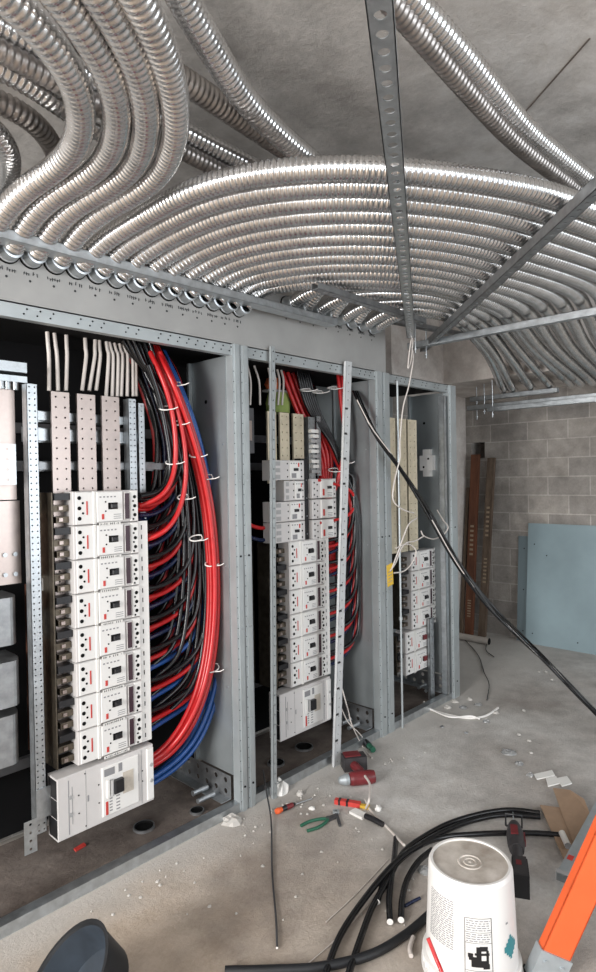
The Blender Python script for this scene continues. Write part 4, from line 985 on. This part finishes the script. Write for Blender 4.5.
scrap(312, 809, .018, 'white', 'small white scrap between screwdriver and red tool', 'scrap', h=.012)
scrap(378, 810, .02, 'white', 'white scrap beside the drill chuck', 'scrap', h=.02)
scrap(315, 768, .02, 'chip', 'red-and-white litter inside the middle cabinet rail', 'scrap', h=.02)
scrap(509, 753, .05, 'film', 'clear plastic wrapper on the open floor', 'wrapper', h=.02, name='plastic_wrapper')
scrap(519, 764, .03, 'film', 'smaller clear plastic wrapper below the larger one', 'wrapper', h=.012, name='plastic_wrapper')
scrap(425, 872, .03, 'film', 'clear plastic scrap among the floor cables', 'wrapper', h=.02, name='plastic_wrapper')
for i, (x, y, sz) in enumerate(((455, 702, .03), (463, 708, .035), (448, 708, .03), (478, 705, .03), (495, 713, .03), (486, 722, .025), (470, 700, .02), (530, 776, .02))):
    scrap(x, y, sz, 'film' if i % 2 else 'chip', 'small pale wrapping scrap on the floor around the white cable by the end post', 'scrap', 'wrapping scraps by the end post', .015)
for i, (x, y) in enumerate(((442, 727), (466, 733), (524, 711), (519, 735), (529, 741), (531, 753), (539, 672), (552, 680), (546, 672))):
    scrap(x, y, .014, 'chip' if i > 1 else 'zinc_dark', 'small chip lying loose on the open floor', 'chip', 'loose chips on the open floor', .008, 'floor_chip')
for i in range(120):
    y = random.uniform(750, 935); x = random.uniform(60, 420) if i % 3 else (y-955)/-.52+random.uniform(-8, 40)
    if y > 930-(x-8)*.52+8 and 10 < x < 460: scrap(x, y, random.uniform(.003, .009), 'chip', 'tiny pale concrete crumb on the dusty floor in front of the cabinets', 'crumb', 'concrete crumbs on the floor', .006, 'concrete_crumb')
b = MB().obox(at(76, 852, Z=.014), at(86, 846, Z=.014)-at(76, 852, Z=.014), V((0, .02, 0)), V((0, 0, .008)), 'red'); tag(b.build('red_scrap'), 'small red plastic strip on the nearest cabinet floor', 'scrap')
# black tub, bottom left
c = at(65, 984, Z=.20)
dir_ = ((CAM-c).normalized()*.5 + (U*.5-R*.86)*.87).normalized()
c = at(65, 984, Z=max(.168*math.sqrt(1-dir_.z**2), .11*dir_.z+.142*math.sqrt(1-dir_.z**2))+.002)
t = thing('rubber_tub', 'tipped black rubber tub with dusty inside at the bottom left corner', 'tub', (c.x, c.y, 0))
MB().lathe(c, dir_, [(.02, -.11), (.14, -.11), (.160, 0), (.166, .004), (.155, .004), (.151, -.004)], 'rubber', 40).build('tub_shell', t)
MB().lathe(c, dir_, [(.151, -.004), (.13, -.10), (0, -.10)], 'rubberdust', 40).build('tub_inside', t)

# ================================================================ BACK CORNER
a0 = at(524, 639, Z=0); 
t0_ = V((5.74, .24, 0)); 
sh = MB().obox((5.80, .235, 0), (.10, 0, 1.15), (0, -1.6, 0), (.004, 0, 0), 'sheet')
for y, z in ((.17, .1), (.17, .95), (-.25, .08), (-.5, .1), (.05, .85)): sh.disc((5.80+.10*z/1.15, y, z), (-1, 0, 0), .006, 'hole')
tag(sh.build('metal_sheet'), 'blue-grey metal sheet leaning on the block wall, front one', 'metal sheet')
sh = MB().obox((5.84, .34, 0), (.07, 0, 1.02), (0, -1.5, 0), (.004, 0, 0), 'sheet2')
for z in (.1, .5, .9): sh.disc((5.84+.07*z/1.02, .28, z), (-1, 0, 0), .006, 'hole')
tag(sh.build('metal_sheet'), 'darker metal sheet just behind the front blue-grey sheet', 'metal sheet')
def board(p0, p1, w, th, m, label, prints):
    p0, p1 = V(p0), V(p1); d = p1-p0
    b = MB().obox(p0-V((0, w/2, 0)), d, (0, w, 0), (th, 0, 0), m)
    for f0, f1 in prints:
        n = 7
        for k in range(n):
            g = f0+(f1-f0)*k/n; b.obox(p0-V((.001, w*.22, 0))+d*g, d*((f1-f0)/n*.45), (0, w*.44, 0), (.002, 0, 0), 'timberprint')
    return tag(b.build('timber_board'), label, 'board')
board((5.72, .80, 0), (5.86, .77, 1.84), .085, .04, 'timber', 'orange-brown timber board leaning in the corner below the wall hole', ((.44, .62), (.1, .2)))
board((5.74, .665, 0), (5.87, .60, 1.80), .075, .04, 'timber2', 'weathered grey-brown timber board leaning just right of the orange one', ((.30, .45), (.56, .74)))
board((5.70, .87, 0), (5.87, .86, 1.5), .03, .03, 'timber2', 'thin dark batten leftmost in the back corner', ())
tag(MB().cyl((5.50, .82, .035), (5.50, .46, .035), .033, 'pipe', 16, capm='hole').build('pipe_length'), 'dusty white pipe lying on the floor in the back corner', 'pipe')

# ================================================================ LIGHT
w = bpy.data.worlds.new('world'); SC.world = w; w.use_nodes = True
bg = w.node_tree.nodes['Background']; bg.inputs['Color'].default_value = (.86, .93, 1, 1); bg.inputs['Strength'].default_value = .88
def area(name, loc, target, size, power, col, sy=None):
    l = bpy.data.lights.new(name, 'AREA'); l.energy = power; l.color = col; l.size = size
    if sy: l.shape = 'RECTANGLE'; l.size_y = sy
    o = bpy.data.objects.new(name, l); COL.objects.link(o); o.location = loc
    o.rotation_euler = (V(target)-V(loc)).to_track_quat('-Z', 'Y').to_euler(); return o
area('daylight_opening', (2.6, -5.6, 1.7), (3.0, 0, 1.0), 3.0, 85, (.92, .96, 1), 2.4)
area('work_lamp', (-1.6, -3.2, 2.5), (1.2, 0, 1.6),   .7, 14, (1, .95, .9))
area('door_daylight', (-3.6, -1.15, 1.7), (3, -.6, .9), 1.5, 310, (1, .98, .96), 1.8)
SC.view_settings.view_transform = 'Standard'; SC.view_settings.look = 'None'; SC.view_settings.gamma = 1; SC.view_settings.exposure = .24
SC.cycles.use_denoising = True
